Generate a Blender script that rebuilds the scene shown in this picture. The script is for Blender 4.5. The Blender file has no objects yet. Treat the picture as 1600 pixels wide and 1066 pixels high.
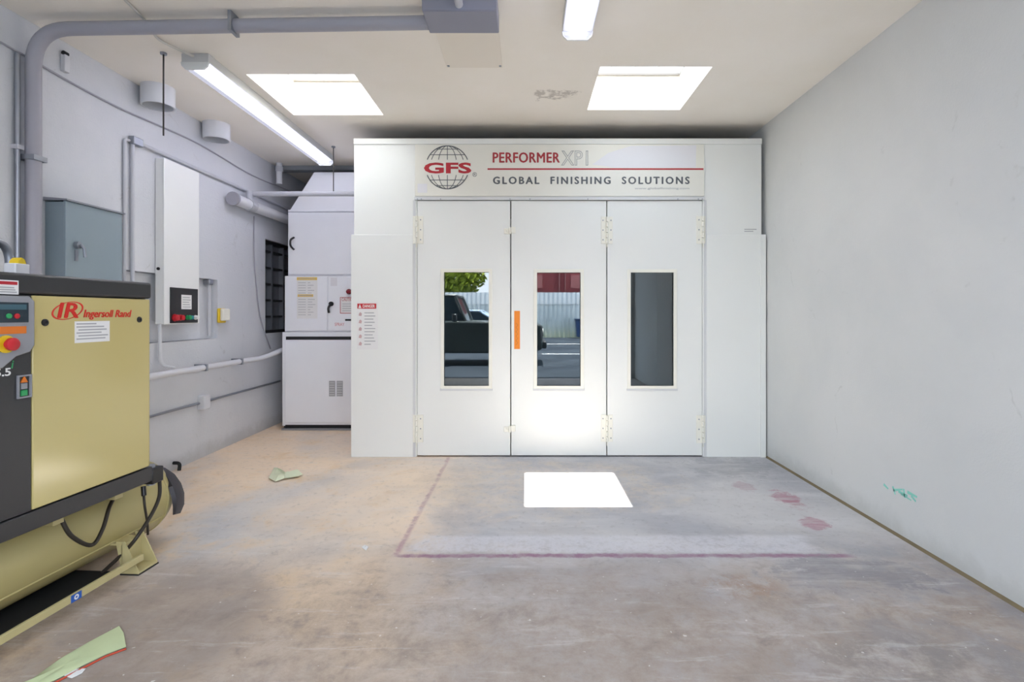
import bpy, bmesh, math, random
from mathutils import Vector, Matrix
random.seed(7)
C = bpy.context.scene.collection
scn = bpy.context.scene
PI = math.pi

# ------------------------------------------------------------------ camera, sky, sun, exposure
EYE = 1.307                       # lens height
F, CX, CY = 815.0, 822.0, 490.0   # focal length and principal point in pixels of the 1600x1066 frame
cam = bpy.data.cameras.new('camera'); camo = bpy.data.objects.new('camera', cam); C.objects.link(camo)
camo.location = (0, 0, EYE); camo.rotation_euler = (PI/2, 0, 0)
cam.sensor_width = 36.0; cam.lens = F/1600*36.0
cam.shift_x = -(CX-800)/1600; cam.shift_y = -(533-CY)/1600
cam.clip_start = 0.02; cam.clip_end = 300
scn.camera = camo

SKY = 1.0
w = bpy.data.worlds.new('sky'); scn.world = w; w.use_nodes = True
nt = w.node_tree; nt.nodes.clear()
wo = nt.nodes.new('ShaderNodeOutputWorld'); bg = nt.nodes.new('ShaderNodeBackground')
tc = nt.nodes.new('ShaderNodeTexCoord'); sep = nt.nodes.new('ShaderNodeSeparateXYZ'); rp = nt.nodes.new('ShaderNodeValToRGB')
rp.color_ramp.elements[0].position = 0.0; rp.color_ramp.elements[0].color = (0.86, 0.92, 1.0, 1)
rp.color_ramp.elements[1].position = 0.9; rp.color_ramp.elements[1].color = (0.62, 0.78, 1.0, 1)
nt.links.new(tc.outputs['Generated'], sep.inputs[0]); nt.links.new(sep.outputs['Z'], rp.inputs[0])
nt.links.new(rp.outputs[0], bg.inputs['Color']); bg.inputs['Strength'].default_value = SKY
nt.links.new(bg.outputs[0], wo.inputs[0])

sun = bpy.data.lights.new('sun', 'SUN'); sun.energy = 7.2; sun.angle = 0.0093; sun.color = (1.0, 0.965, 0.90)
suno = bpy.data.objects.new('sun', sun); C.objects.link(suno)
suno.rotation_euler = Vector((-0.172, -0.042, -1.0)).to_track_quat('-Z', 'Y').to_euler()
suno.location = (2, 2, 12)

def portal(loc, rot, sx, sy):
    l = bpy.data.lights.new('portal', 'AREA'); l.shape = 'RECTANGLE'; l.size = sx; l.size_y = sy
    l.cycles.is_portal = True
    o = bpy.data.objects.new('portal', l); C.objects.link(o); o.location = loc; o.rotation_euler = rot
portal((-0.35, -1.02, 1.45), (PI/2, 0, 0), 4.7, 2.9)          # garage opening, facing into the room
portal((0.915, 4.045, 3.40), (0, 0, 0), 0.8, 0.8)             # clear skylight

vs_ = scn.view_settings
vs_.view_transform = 'Standard'; vs_.look = 'None'; vs_.gamma = 1.0; vs_.use_curve_mapping = False
vs_.exposure = 2.86
scn.display_settings.display_device = 'sRGB'
cy = scn.cycles
cy.use_denoising = True; cy.max_bounces = 14; cy.diffuse_bounces = 7; cy.glossy_bounces = 5
cy.transmission_bounces = 6; cy.transparent_max_bounces = 12
cy.caustics_reflective = False; cy.caustics_refractive = False; cy.sample_clamp_indirect = 8.0

# ------------------------------------------------------------------ helpers
def at(px, py, z):                       # pixel + distance -> point
    return Vector(((px-CX)*z/F, z, EYE+(CY-py)*z/F))
def onfloor(px, py, h=0.0):
    z = F*(EYE-h)/(py-CY); return Vector(((px-CX)*z/F, z, h))
def lin(h):
    h = h.lstrip('#'); r = []
    for i in (0, 2, 4):
        c = int(h[i:i+2], 16)/255
        r.append(c/12.92 if c <= 0.04045 else ((c+0.055)/1.055)**2.4)
    return (r[0], r[1], r[2], 1)

WL = {}                                   # world location of each object (no rotations on parents)
class MB:
    def __init__(s): s.bm = bmesh.new()
    def box(s, x0, x1, y0, y1, z0, z1):
        v = [s.bm.verts.new(p) for p in ((x0,y0,z0),(x1,y0,z0),(x1,y1,z0),(x0,y1,z0),(x0,y0,z1),(x1,y0,z1),(x1,y1,z1),(x0,y1,z1))]
        for f in ((0,3,2,1),(4,5,6,7),(0,1,5,4),(1,2,6,5),(2,3,7,6),(3,0,4,7)): s.bm.faces.new([v[i] for i in f])
        return s
    def prism(s, poly, axis, a, b):       # poly in the two other axes, extruded from a to b along axis
        def P(u, v, t):
            return {'x': (t,u,v), 'y': (u,t,v), 'z': (u,v,t)}[axis]
        A = [s.bm.verts.new(P(u,v,a)) for u,v in poly]; B = [s.bm.verts.new(P(u,v,b)) for u,v in poly]
        n = len(poly); s.bm.faces.new(A[::-1]); s.bm.faces.new(B)
        for i in range(n): s.bm.faces.new((A[i], A[(i+1)%n], B[(i+1)%n], B[i]))
        return s
    def cyl(s, p0, p1, r, n=20, r1=None, cap=True):
        return s.tube([p0, p1], r, n, r1=r1, cap=cap)
    def tube(s, pts, r, n=12, r1=None, cap=True):
        pts = [Vector(p) for p in pts]; rings = []
        t0 = (pts[1]-pts[0]).normalized()
        up = Vector((0,0,1)) if abs(t0.z) < 0.9 else Vector((1,0,0))
        u = t0.cross(up).normalized(); L = len(pts)
        for i, p in enumerate(pts):
            t = (pts[min(i+1,L-1)]-pts[max(i-1,0)]).normalized()
            u = (u - t*u.dot(t)).normalized(); v = t.cross(u)
            rr = r if r1 is None else r+(r1-r)*i/(L-1)
            rings.append([s.bm.verts.new(p+u*rr*math.cos(2*PI*k/n)+v*rr*math.sin(2*PI*k/n)) for k in range(n)])
        for a, b in zip(rings, rings[1:]):
            for k in range(n): s.bm.faces.new((a[k], a[(k+1)%n], b[(k+1)%n], b[k]))
        if cap: s.bm.faces.new(rings[0][::-1]); s.bm.faces.new(rings[-1])
        return s
    def lathe(s, o, ax, prof, n=24):      # prof: list of (distance along axis, radius)
        o = Vector(o); ax = Vector(ax).normalized()
        up = Vector((0,0,1)) if abs(ax.z) < 0.9 else Vector((1,0,0))
        u = ax.cross(up).normalized(); v = ax.cross(u); prev = None
        for d, r in prof:
            if r < 1e-6: ring = [s.bm.verts.new(o+ax*d)]
            else: ring = [s.bm.verts.new(o+ax*d+u*r*math.cos(2*PI*k/n)+v*r*math.sin(2*PI*k/n)) for k in range(n)]
            if prev:
                for k in range(n):
                    a = [prev[k%len(prev)], prev[(k+1)%len(prev)], ring[(k+1)%len(ring)], ring[k%len(ring)]]
                    a = list(dict.fromkeys(a))
                    if len(a) > 2:
                        try: s.bm.faces.new(a)
                        except ValueError: pass
            prev = ring
        return s
    def sheet(s, rows, th=0.0):           # rows of points -> surface, given thickness along +z
        g = [[s.bm.verts.new(p) for p in r] for r in rows]
        fs = []
        for a, b in zip(g, g[1:]):
            for k in range(len(a)-1): fs.append(s.bm.faces.new((a[k], a[k+1], b[k+1], b[k])))
        if th:
            bmesh.ops.recalc_face_normals(s.bm, faces=fs)
            bmesh.ops.solidify(s.bm, geom=fs, thickness=th)
        return s
    def grid(s, axis, us, vs, w0, w1, hole):   # slab with rectangular holes, welded
        n = len(us)-1; m = len(vs)-1; cache = {}
        def V(i, j, k):
            key = (i,j,k)
            if key not in cache:
                u, v, t = us[i], vs[j], (w0, w1)[k]
                cache[key] = s.bm.verts.new({'x': (t,u,v), 'y': (u,t,v), 'z': (u,v,t)}[axis])
            return cache[key]
        def S(i, j): return 0 <= i < n and 0 <= j < m and not hole(i, j)
        for i in range(n):
            for j in range(m):
                if not S(i, j): continue
                for k in (0, 1): s.bm.faces.new((V(i,j,k), V(i+1,j,k), V(i+1,j+1,k), V(i,j+1,k)))
                for di, dj, a, b in ((-1,0,(i,j),(i,j+1)), (1,0,(i+1,j),(i+1,j+1)), (0,-1,(i,j),(i+1,j)), (0,1,(i,j+1),(i+1,j+1))):
                    if not S(i+di, j+dj): s.bm.faces.new((V(*a,0), V(*b,0), V(*b,1), V(*a,1)))
        return s
    def ring(s, axis, u0, u1, v0, v1, wd, w0, w1):
        return s.grid(axis, [u0, u0+wd, u1-wd, u1], [v0, v0+wd, v1-wd, v1], w0, w1, lambda i, j: i == 1 and j == 1)
    def build(s, name, mat, parent=None, base=None, bevel=0, smooth=True, seg=2):
        bmesh.ops.recalc_face_normals(s.bm, faces=s.bm.faces[:])
        me = bpy.data.meshes.new(name); 
        org = WL[parent.name] if parent else Vector(base or (0,0,0))
        bmesh.ops.translate(s.bm, vec=-org, verts=s.bm.verts[:])
        s.bm.to_mesh(me); s.bm.free()
        return link(name, me, mat, parent, org, bevel, smooth, seg)
def link(name, me, mat, parent, org, bevel=0, smooth=True, seg=2):
    me.materials.clear(); me.materials.append(mat)
    if smooth:
        me.polygons.foreach_set('use_smooth', [True]*len(me.polygons)); me.set_sharp_from_angle(angle=math.radians(38))
    o = bpy.data.objects.new(name, me); C.objects.link(o)
    if parent: o.parent = parent
    else: o.location = org
    WL[o.name] = Vector(org)
    if bevel:
        b = o.modifiers.new('edge', 'BEVEL'); b.width = bevel; b.segments = seg; b.limit_method = 'ANGLE'; b.angle_limit = math.radians(40)
    return o
def tag(o, label, cat, group=None, kind=None):
    o['label'] = label; o['category'] = cat
    if group: o['group'] = group
    if kind: o['kind'] = kind
    return o
def thing(name, label, cat, base, group=None, kind=None):
    o = bpy.data.objects.new(name, None); C.objects.link(o); o.location = base; o.empty_display_size = 0.05
    WL[o.name] = Vector(base)
    return tag(o, label, cat, group, kind)
def bend(pts, r, n=6):                    # round the corners of a polyline
    pts = [Vector(p) for p in pts]; out = [pts[0]]
    for a, b, c in zip(pts, pts[1:], pts[2:]):
        d0 = (a-b); d1 = (c-b); rr = min(r, d0.length*0.49, d1.length*0.49)
        p0 = b+d0.normalized()*rr; p1 = b+d1.normalized()*rr
        for k in range(n+1):
            t = k/n; out.append(p0*(1-t)**2+b*2*t*(1-t)+p1*t*t)
    out.append(pts[-1]); return out
def spline(pts, n=8):
    pts = [Vector(p) for p in pts]; P = [pts[0]]+pts+[pts[-1]]; out = []
    for i in range(1, len(P)-2):
        p0, p1, p2, p3 = P[i-1:i+3]
        for k in range(n):
            t = k/n
            out.append(0.5*((2*p1)+(p2-p0)*t+(2*p0-5*p1+4*p2-p3)*t*t+(3*p1-p0-3*p2+p3)*t**3))
    out.append(pts[-1]); return out

FRONT = Matrix(((1,0,0),(0,0,-1),(0,1,0)))           # text faces -y
SIDE = Matrix(((0,0,1),(1,0,0),(0,1,0)))             # text faces +x
def text(name, s, loc, face, width, height, mat, parent, bold=0.0, shear=0.0, spacing=1.0, outline=0.0, depth=0.0012, thick=0.0):
    cu = bpy.data.curves.new(name, 'FONT'); cu.body = s; cu.size = 1.0
    cu.offset = bold; cu.shear = shear; cu.space_character = spacing; cu.resolution_u = 3
    if outline: cu.fill_mode = 'NONE'; cu.bevel_depth = outline; cu.bevel_resolution = 0
    else: cu.extrude = 0.01
    t = bpy.data.objects.new('lettering_source', cu); C.objects.link(t)
    dg = bpy.context.evaluated_depsgraph_get()
    me = bpy.data.meshes.new_from_object(t.evaluated_get(dg))
    bpy.data.objects.remove(t); bpy.data.curves.remove(cu)
    xs = [v.co.x for v in me.vertices]; ys = [v.co.y for v in me.vertices]; zs = [v.co.z for v in me.vertices]
    sx = width/(max(xs)-min(xs)); sy = height/(max(ys)-min(ys)); sz = depth/(max(zs)-min(zs))
    x0, y0, z0 = min(xs), min(ys), min(zs); org = WL[parent.name]
    for v in me.vertices:
        v.co = face @ Vector(((v.co.x-x0)*sx, (v.co.y-y0)*sy, (v.co.z-z0)*sz)) + Vector(loc) - org
    me.name = name
    if thick:                                  # heavier strokes: overlapping copies a hair apart
        b = bmesh.new()
        for q, (dx, dy) in enumerate(((0,0), (thick,0), (-thick,0), (0,thick*0.6), (0,-thick*0.6))):
            k = len(b.verts); b.from_mesh(me); b.verts.ensure_lookup_table()
            o_ = face @ Vector((dx, dy, 0.00025*q))
            for v in b.verts[k:]: v.co += o_
        b.to_mesh(me); b.free()
    return link(name, me, mat, parent, org, smooth=False)

# ------------------------------------------------------------------ materials
def nd(t, typ, **kw):
    n = t.nodes.new(typ)
    for k, v in kw.items(): setattr(n, k, v)
    return n
def mat(name, col, rough=0.5, metal=0.0, var=0.0, vscale=4.0, bump=0.0, bscale=60.0, spec=None, coat=0.0):
    m = bpy.data.materials.new(name); m.use_nodes = True; t = m.node_tree; b = t.nodes['Principled BSDF']
    c = lin(col) if isinstance(col, str) else col
    b.inputs['Base Color'].default_value = c; b.inputs['Roughness'].default_value = rough; b.inputs['Metallic'].default_value = metal
    if spec is not None: b.inputs['Specular IOR Level'].default_value = spec
    if coat: b.inputs['Coat Weight'].default_value = coat; b.inputs['Coat Roughness'].default_value = 0.15
    tcn = nd(t, 'ShaderNodeTexCoord')
    if var:
        n = nd(t, 'ShaderNodeTexNoise'); n.inputs['Scale'].default_value = vscale; n.inputs['Detail'].default_value = 6
        t.links.new(tcn.outputs['Object'], n.inputs['Vector'])
        mx = nd(t, 'ShaderNodeMixRGB'); mx.blend_type = 'MIX'
        mx.inputs[1].default_value = tuple(x*(1-var) for x in c[:3])+(1,); mx.inputs[2].default_value = tuple(min(1, x*(1+var)) for x in c[:3])+(1,)
        t.links.new(n.outputs['Fac'], mx.inputs[0]); t.links.new(mx.outputs[0], b.inputs['Base Color'])
    if bump:
        n2 = nd(t, 'ShaderNodeTexNoise'); n2.inputs['Scale'].default_value = bscale; n2.inputs['Detail'].default_value = 4
        t.links.new(tcn.outputs['Object'], n2.inputs['Vector'])
        bp = nd(t, 'ShaderNodeBump'); bp.inputs['Strength'].default_value = bump; bp.inputs['Distance'].default_value = 0.01
        t.links.new(n2.outputs['Fac'], bp.inputs['Height']); t.links.new(bp.outputs[0], b.inputs['Normal'])
    return m
def emit(name, col, s):
    m = bpy.data.materials.new(name); m.use_nodes = True; t = m.node_tree; b = t.nodes['Principled BSDF']
    b.inputs['Base Color'].default_value = lin(col); b.inputs['Emission Color'].default_value = lin(col); b.inputs['Emission Strength'].default_value = s
    return m
def glass(name, refl=0.1, tint=(1,1,1,1)):
    m = bpy.data.materials.new(name); m.use_nodes = True; t = m.node_tree; t.nodes.clear()
    o = nd(t, 'ShaderNodeOutputMaterial'); mx = nd(t, 'ShaderNodeMixShader'); tr = nd(t, 'ShaderNodeBsdfTransparent'); g = nd(t, 'ShaderNodeBsdfGlossy')
    tr.inputs[0].default_value = tint; g.inputs['Roughness'].default_value = 0.0; mx.inputs[0].default_value = refl
    t.links.new(tr.outputs[0], mx.inputs[1]); t.links.new(g.outputs[0], mx.inputs[2]); t.links.new(mx.outputs[0], o.inputs[0])
    return m

class NG:                                  # tiny node-expression builder for the large surfaces
    def __init__(s, name, rough=0.6):
        s.m = bpy.data.materials.new(name); s.m.use_nodes = True; s.t = s.m.node_tree; s.b = s.t.nodes['Principled BSDF']
        s.b.inputs['Roughness'].default_value = rough
        s.tc = nd(s.t, 'ShaderNodeTexCoord').outputs['Object']
        sp = nd(s.t, 'ShaderNodeSeparateXYZ'); s.t.links.new(s.tc, sp.inputs[0]); s.x, s.y, s.z = sp.outputs
    def _in(s, sock, v):
        if hasattr(v, 'links'): s.t.links.new(v, sock)
        else: sock.default_value = v
    def math(s, op, a, b=0.0, clamp=False):
        n = nd(s.t, 'ShaderNodeMath', operation=op, use_clamp=clamp); s._in(n.inputs[0], a); s._in(n.inputs[1], b); return n.outputs[0]
    def noise(s, scale, detail=5, rough=0.55, dist=0.0, stretch=None, off=(0,0,0)):
        mp = nd(s.t, 'ShaderNodeMapping'); s.t.links.new(s.tc, mp.inputs[0])
        mp.inputs['Location'].default_value = off
        if stretch: mp.inputs['Scale'].default_value = stretch
        n = nd(s.t, 'ShaderNodeTexNoise'); s.t.links.new(mp.outputs[0], n.inputs['Vector'])
        n.inputs['Scale'].default_value = scale; n.inputs['Detail'].default_value = detail; n.inputs['Roughness'].default_value = rough; n.inputs['Distortion'].default_value = dist
        return n.outputs['Fac']
    def step(s, v, a, b):                  # smooth ramp 0..1 between a and b
        n = nd(s.t, 'ShaderNodeMapRange', interpolation_type='SMOOTHSTEP', clamp=True)
        s._in(n.inputs[0], v); n.inputs[1].default_value = a; n.inputs[2].default_value = b; return n.outputs[0]
    def mul(s, a, b): return s.math('MULTIPLY', a, b)
    def add(s, a, b): return s.math('ADD', a, b)
    def sub(s, a, b): return s.math('SUBTRACT', a, b)
    def band(s, v, lo, hi, e): return s.mul(s.step(v, lo-e, lo+e), s.sub(1.0, s.step(v, hi-e, hi+e)))
    def blob(s, u, v, cu, cv, ru, rv, nz, amt):
        a = s.math('DIVIDE', s.sub(u, cu), ru); b = s.math('DIVIDE', s.sub(v, cv), rv)
        d = s.math('SQRT', s.add(s.mul(a, a), s.mul(b, b)))
        d = s.add(d, s.mul(s.sub(nz, 0.5), amt))
        return s.sub(1.0, s.step(d, 0.72, 1.02))
    def mix(s, fac, a, b):
        n = nd(s.t, 'ShaderNodeMixRGB'); s._in(n.inputs[0], fac)
        for i, c in ((1, a), (2, b)):
            if isinstance(c, str): n.inputs[i].default_value = lin(c)
            else: s._in(n.inputs[i], c)
        return n.outputs[0]
    def done(s, col, bump=None, bs=0.2, bd=0.01, rough=None):
        s._in(s.b.inputs['Base Color'], col)
        if rough is not None: s._in(s.b.inputs['Roughness'], rough)
        if bump is not None:
            bp = nd(s.t, 'ShaderNodeBump'); bp.inputs['Strength'].default_value = bs; bp.inputs['Distance'].default_value = bd
            s.t.links.new(bump, bp.inputs['Height']); s.t.links.new(bp.outputs[0], s.b.inputs['Normal'])
        return s.m

# ---- concrete floor: worn, stained, with the patched pit outline in front of the booth
def floor_material():
    g = NG('stained_concrete', 0.62)
    n1 = g.noise(0.9, 6, 0.6, 0.6); n2 = g.noise(3.2, 8, 0.65, 0.4, off=(4,1,0)); n3 = g.noise(22, 8, 0.7); n4 = g.noise(0.55, 4, 0.5, 0.8, off=(9,3,0))
    n5 = g.noise(6, 12, 0.78, 0.25, off=(1,8,0)); scr = g.noise(5, 10, 0.75, 0.3, stretch=(0.35,2.2,1), off=(6,2,0)); streak = g.noise(1.6, 6, 0.6, 0.5, stretch=(0.45,1.6,1), off=(3,0,0))
    col = g.mix(g.step(n1, 0.35, 0.68), '#a9a9ae', '#c8c5c4')
    col = g.mix(g.mul(g.step(streak, 0.45, 0.72), 0.5), col, '#d8d6d6')
    # tan / rust staining to the left, brown in the foreground
    left = g.sub(1.0, g.step(g.add(g.x, g.mul(g.sub(n2, 0.5), 1.4)), -1.1, 0.0))
    tan = g.mul(left, g.step(n4, 0.30, 0.62))
    col = g.mix(g.mul(tan, 0.88), col, '#f8ddbd')
    col = g.mix(g.mul(g.mul(left, g.step(n2, 0.50, 0.72)), 0.55), col, '#e3bf8c')
    front = g.sub(1.0, g.step(g.add(g.y, g.mul(g.sub(n2, 0.5), 1.2)), 2.1, 3.3))
    col = g.mix(g.mul(front, g.add(0.45, g.mul(g.step(n5, 0.3, 0.7), 0.45))), col, '#98836f')
    fr = g.mul(front, g.step(n5, 0.50, 0.70)); col = g.mix(g.mul(fr, 0.45), col, '#8b8689')
    rgt = g.mul(g.step(g.add(g.x, g.mul(g.sub(n5, 0.5), 0.8)), 0.9, 1.8), g.sub(1.0, g.step(g.y, 2.6, 3.4)))
    col = g.mix(g.mul(g.mul(rgt, g.step(n2, 0.42, 0.62)), 0.55), col, '#88878d')
    # warm strip in front of the doors
    warm = g.mul(g.blob(g.x, g.y, 0.1, 4.0, 1.2, 0.7, n2, 1.2), g.step(n5, 0.35, 0.7)); col = g.mix(g.mul(warm, 0.55), col, '#e0cdb4')
    # patched rectangle: pale filler strip and magenta chalk outline
    jx = g.mul(g.sub(n5, 0.5), 0.07); jy = g.mul(g.sub(g.noise(9, 6, 0.7, off=(2,2,0)), 0.5), 0.07)
    xx = g.add(g.x, jx); yy = g.add(g.y, jy)
    strip = g.mul(g.band(g.add(yy, g.mul(g.sub(n2, 0.5), 0.10)), 2.85, 3.07, 0.03), g.band(g.add(xx, g.mul(g.sub(n2, 0.5), 0.3)), -0.66, 1.62, 0.06))
    col = g.mix(g.mul(strip, g.mul(g.add(0.2, g.mul(g.step(n3, 0.3, 0.65), 0.55)), g.step(n5, 0.25, 0.5))), col, '#d9d7dc')
    lineA = g.mul(g.band(yy, 2.795, 2.835, 0.010), g.band(xx, -0.70, 1.75, 0.05))
    lineB = g.mul(g.band(xx, -0.715, -0.685, 0.010), g.band(yy, 2.82, 4.75, 0.03))
    brk = g.step(n5, 0.36, 0.60)
    col = g.mix(g.mul(g.mul(lineA, g.add(0.55, g.mul(brk, 0.45))), 0.85), col, '#8d5f7c')
    col = g.mix(g.mul(g.mul(lineB, brk), 0.65), col, '#a97a88')
    # magenta paint spills by the right wall
    for cx_, cy_, ru, rv, a in ((1.84,3.68,0.10,0.19,0.75), (1.80,3.25,0.11,0.10,0.6), (1.66,3.95,0.08,0.12,0.3)):
        col = g.mix(g.mul(g.mul(g.blob(g.x, g.y, cx_, cy_, ru, rv, n5, 3.2), g.step(scr, 0.34, 0.56)), a), col, '#a2506a')
    # rusty ring at the lower right of the patch, dark tyre marks
    col = g.mix(g.mul(g.blob(g.x, g.y, 1.05, 2.50, 0.24, 0.15, n5, 4.0), g.mul(g.step(n5, 0.40, 0.60), 0.55)), col, '#9a7a60')
    col = g.mix(g.mul(g.blob(g.x, g.y, 1.62, 2.62, 0.42, 0.18, n5, 4.0), g.mul(g.step(scr, 0.36, 0.60), 0.65)), col, '#7e7a7e')
    col = g.mix(g.mul(g.blob(g.x, g.y, 1.45, 1.95, 0.5, 0.22, n5, 4.0), g.mul(g.step(n5, 0.40, 0.60), 0.6)), col, '#827c7a')
    col = g.mix(g.mul(g.blob(g.x, g.y, 1.75, 4.45, 0.42, 0.32, n5, 4.0), g.mul(g.step(scr, 0.36, 0.60), 0.65)), col, '#8f8f93')
    col = g.mix(g.mul(g.blob(g.x, g.y, -1.5, 2.2, 0.4, 0.55, n5, 2.0), 0.4), col, '#8a7d76')
    # fine aggregate and small white drops
    col = g.mix(g.mul(g.step(scr, 0.54, 0.66), 0.30), col, '#dcd9d8')
    col = g.mix(g.mul(g.step(n5, 0.58, 0.70), 0.28), col, '#77706c')
    col = g.mix(g.mul(g.step(n3, 0.52, 0.70), 0.30), col, '#7e7873')
    dr = g.step(g.noise(38, 2, 0.4, off=(7,7,0)), 0.735, 0.76); col = g.mix(g.mul(dr, 0.7), col, '#dad6d2')
    return g.done(col, n3, 0.18, 0.006, rough=g.add(0.42, g.mul(n2, 0.4)))

def wall_material(name, a, b, stain, scratch=True, block=False, bs=0.3):
    g = NG(name, 0.75)
    n1 = g.noise(0.8, 6, 0.6, 0.4); n2 = g.noise(5, 8, 0.7, 0.6, off=(3,1,2)); n3 = g.noise(34, 6, 0.65); n4 = g.noise(90, 4, 0.6)
    col = g.mix(g.step(n1, 0.3, 0.7), a, b)
    if scratch:
        v = nd(g.t, 'ShaderNodeTexVoronoi'); v.feature = 'DISTANCE_TO_EDGE'; v.inputs['Scale'].default_value = 0.9
        mp = nd(g.t, 'ShaderNodeMapping'); g.t.links.new(g.tc, mp.inputs[0])
        mv = nd(g.t, 'ShaderNodeMixRGB'); mv.inputs[0].default_value = 0.22
        nn = nd(g.t, 'ShaderNodeTexNoise'); nn.inputs['Scale'].default_value = 3.0; nn.inputs['Detail'].default_value = 8
        g.t.links.new(mp.outputs[0], nn.inputs['Vector']); g.t.links.new(mp.outputs[0], mv.inputs[1]); g.t.links.new(nn.outputs['Color'], mv.inputs[2])
        g.t.links.new(mv.outputs[0], v.inputs['Vector'])
        crack = g.sub(1.0, g.step(v.outputs['Distance'], 0.0, 0.006))
        crack = g.mul(crack, g.step(n2, 0.52, 0.66)); col = g.mix(g.mul(crack, 0.30), col, stain)
    col = g.mix(g.mul(g.step(n2, 0.66, 0.80), 0.25), col, stain)
    dirt = g.mul(g.sub(1.0, g.step(g.add(g.z, g.mul(g.sub(n2, 0.5), 0.25)), 0.0, 0.16)), 0.35)
    col = g.mix(dirt, col, stain)
    chip = g.step(g.noise(11, 4, 0.7, off=(5,5,5)), 0.76, 0.79); col = g.mix(g.mul(chip, 0.55), col, stain)
    h = g.add(g.mul(n3, 0.7), g.mul(n4, 0.5))
    if block:
        br = nd(g.t, 'ShaderNodeTexBrick'); br.inputs['Scale'].default_value = 1.0
        br.inputs['Brick Width'].default_value = 0.4; br.inputs['Row Height'].default_value = 0.2; br.inputs['Mortar Size'].default_value = 0.006; br.inputs['Mortar Smooth'].default_value = 0.6
        cb = nd(g.t, 'ShaderNodeCombineXYZ'); g.t.links.new(g.y, cb.inputs[0]); g.t.links.new(g.z, cb.inputs[1]); g.t.links.new(cb.outputs[0], br.inputs['Vector'])
        h = g.sub(h, g.mul(br.outputs['Fac'], 0.10))
    return g.done(col, h, bs, 0.008)

def ceiling_material():
    g = NG('ceiling_paint', 0.85)
    n1 = g.noise(0.9, 5); n2 = g.noise(6, 8, 0.7, 0.8); n3 = g.noise(60, 4)
    col = g.mix(g.step(n1, 0.3, 0.7), '#f2ebdf', '#f7f1e8')
    col = g.mix(g.mul(g.blob(g.x, g.y, 0.19, 4.12, 0.20, 0.11, n2, 3.2), g.mul(g.step(g.noise(16, 8, 0.7), 0.42, 0.55), 0.5)), col, '#8f8174')
    col = g.mix(g.mul(g.step(n2, 0.68, 0.8), 0.25), col, '#b5ab9f')
    return g.done(col, n3, 0.12, 0.006)

M = {}
M['floor'] = floor_material()
M['wall_l'] = wall_material('painted_block', '#cdcfd4', '#d8d9dc', '#8c8880', block=True, bs=0.45)
M['wall_r'] = wall_material('painted_plaster', '#cdcfce', '#d6d7d5', '#a3a49f', bs=0.16)
M['wall_b'] = wall_material('bare_block', '#8f9298', '#a0a2a6', '#5a5c60', block=True)
M['ceiling'] = ceiling_material()
M['white'] = mat('white_enamel', '#e9eae8', 0.38, var=0.03, vscale=2.5)
M['booth'] = mat('booth_enamel', '#e8e9e5', 0.40, var=0.03, vscale=1.6, bump=0.02, bscale=9)
M['sign'] = mat('sign_enamel', '#e4e2d8', 0.40, var=0.04, vscale=3)
M['cream'] = mat('cream_hinge', '#eceade', 0.45)
M['cabinet'] = mat('cabinet_enamel', '#eeeff3', 0.42, var=0.03)
M['pale'] = mat('pale_trim', '#d2d3d3', 0.45)
M['dark_roof'] = mat('darkened_roof_steel', '#5f5b56', 0.9, var=0.15)  # unseen booth roof, coloured dark to keep the gap above it in shade
M['dark'] = mat('dark_gap', '#17181a', 0.7)
M['black'] = mat('black_powder_coat', '#2f2f31', 0.34, bump=0.10, bscale=400)
M['blackp'] = mat('black_plastic', '#191a1c', 0.35)
M['rubber'] = mat('black_rubber', '#1d1d1f', 0.6)
M['yellow'] = mat('sand_yellow_enamel', '#c3b478', 0.16, spec=0.6, bump=0.015, bscale=5)
M['tank'] = mat('olive_tank_enamel', '#b0a470', 0.34, var=0.06, vscale=3)
M['rail'] = mat('tan_steel', '#bcb080', 0.45, var=0.08)
M['bezel'] = mat('grey_bezel', '#8e8f94', 0.45)
M['screen'] = mat('dark_screen', '#22303a', 0.15)
M['green'] = mat('green_button', '#2f9a5b', 0.4)
M['red'] = mat('red_paint', '#c2202b', 0.4)
M['redlogo'] = mat('red_logo', '#cf2318', 0.45)
M['maroon'] = mat('maroon_lettering', '#a83238', 0.5)
M['pinkish'] = mat('faded_pictogram', '#c9a9a8', 0.5)
M['signred'] = mat('sign_red', '#b3222e', 0.5)
M['char'] = mat('charcoal_lettering', '#5d6064', 0.5)
M['lgrey'] = mat('light_grey_print', '#a9aaac', 0.5)
M['orange'] = mat('orange_sticker', '#ee8a1e', 0.5)
M['orange2'] = mat('orange_print', '#d8731d', 0.5)
M['yel'] = mat('yellow_plastic', '#e5c322', 0.4)
M['gold'] = mat('yellow_print', '#e2bd52', 0.5)
M['paper'] = mat('white_label', '#e6e5e3', 0.6)
M['blue'] = mat('blue_sticker', '#1d56ad', 0.4)
M['teal'] = mat('teal_button', '#1f8a92', 0.35)
M['steel'] = mat('galvanised_steel', '#9a9ea6', 0.38, 0.7, var=0.08, vscale=12)
M['conduit'] = mat('painted_conduit', '#c3c4ca', 0.45, var=0.05, vscale=8)
M['pipe'] = mat('grey_pvc_pipe', '#a3a2ab', 0.45, var=0.05)
M['greybox'] = mat('blue_grey_enamel', '#8c9ba3', 0.42, var=0.04, vscale=3)
M['ceilbox'] = mat('lilac_grey_box', '#8d8e9c', 0.5)
M['pvc'] = mat('white_pvc', '#d9dade', 0.4)
M['cable'] = mat('black_cable', '#2a241c', 0.5)
M['wcable'] = mat('pale_cable', '#d0cdc6', 0.5)
M['lav'] = mat('faded_lavender_film', '#e0dfe2', 0.35)
M['tube'] = emit('lit_tube', '#ececff', 3.3)
M['lens'] = bpy.data.materials.new('lit_diffuser'); M['lens'].use_nodes = True; _t = M['lens'].node_tree; _t.nodes.clear()
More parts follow.
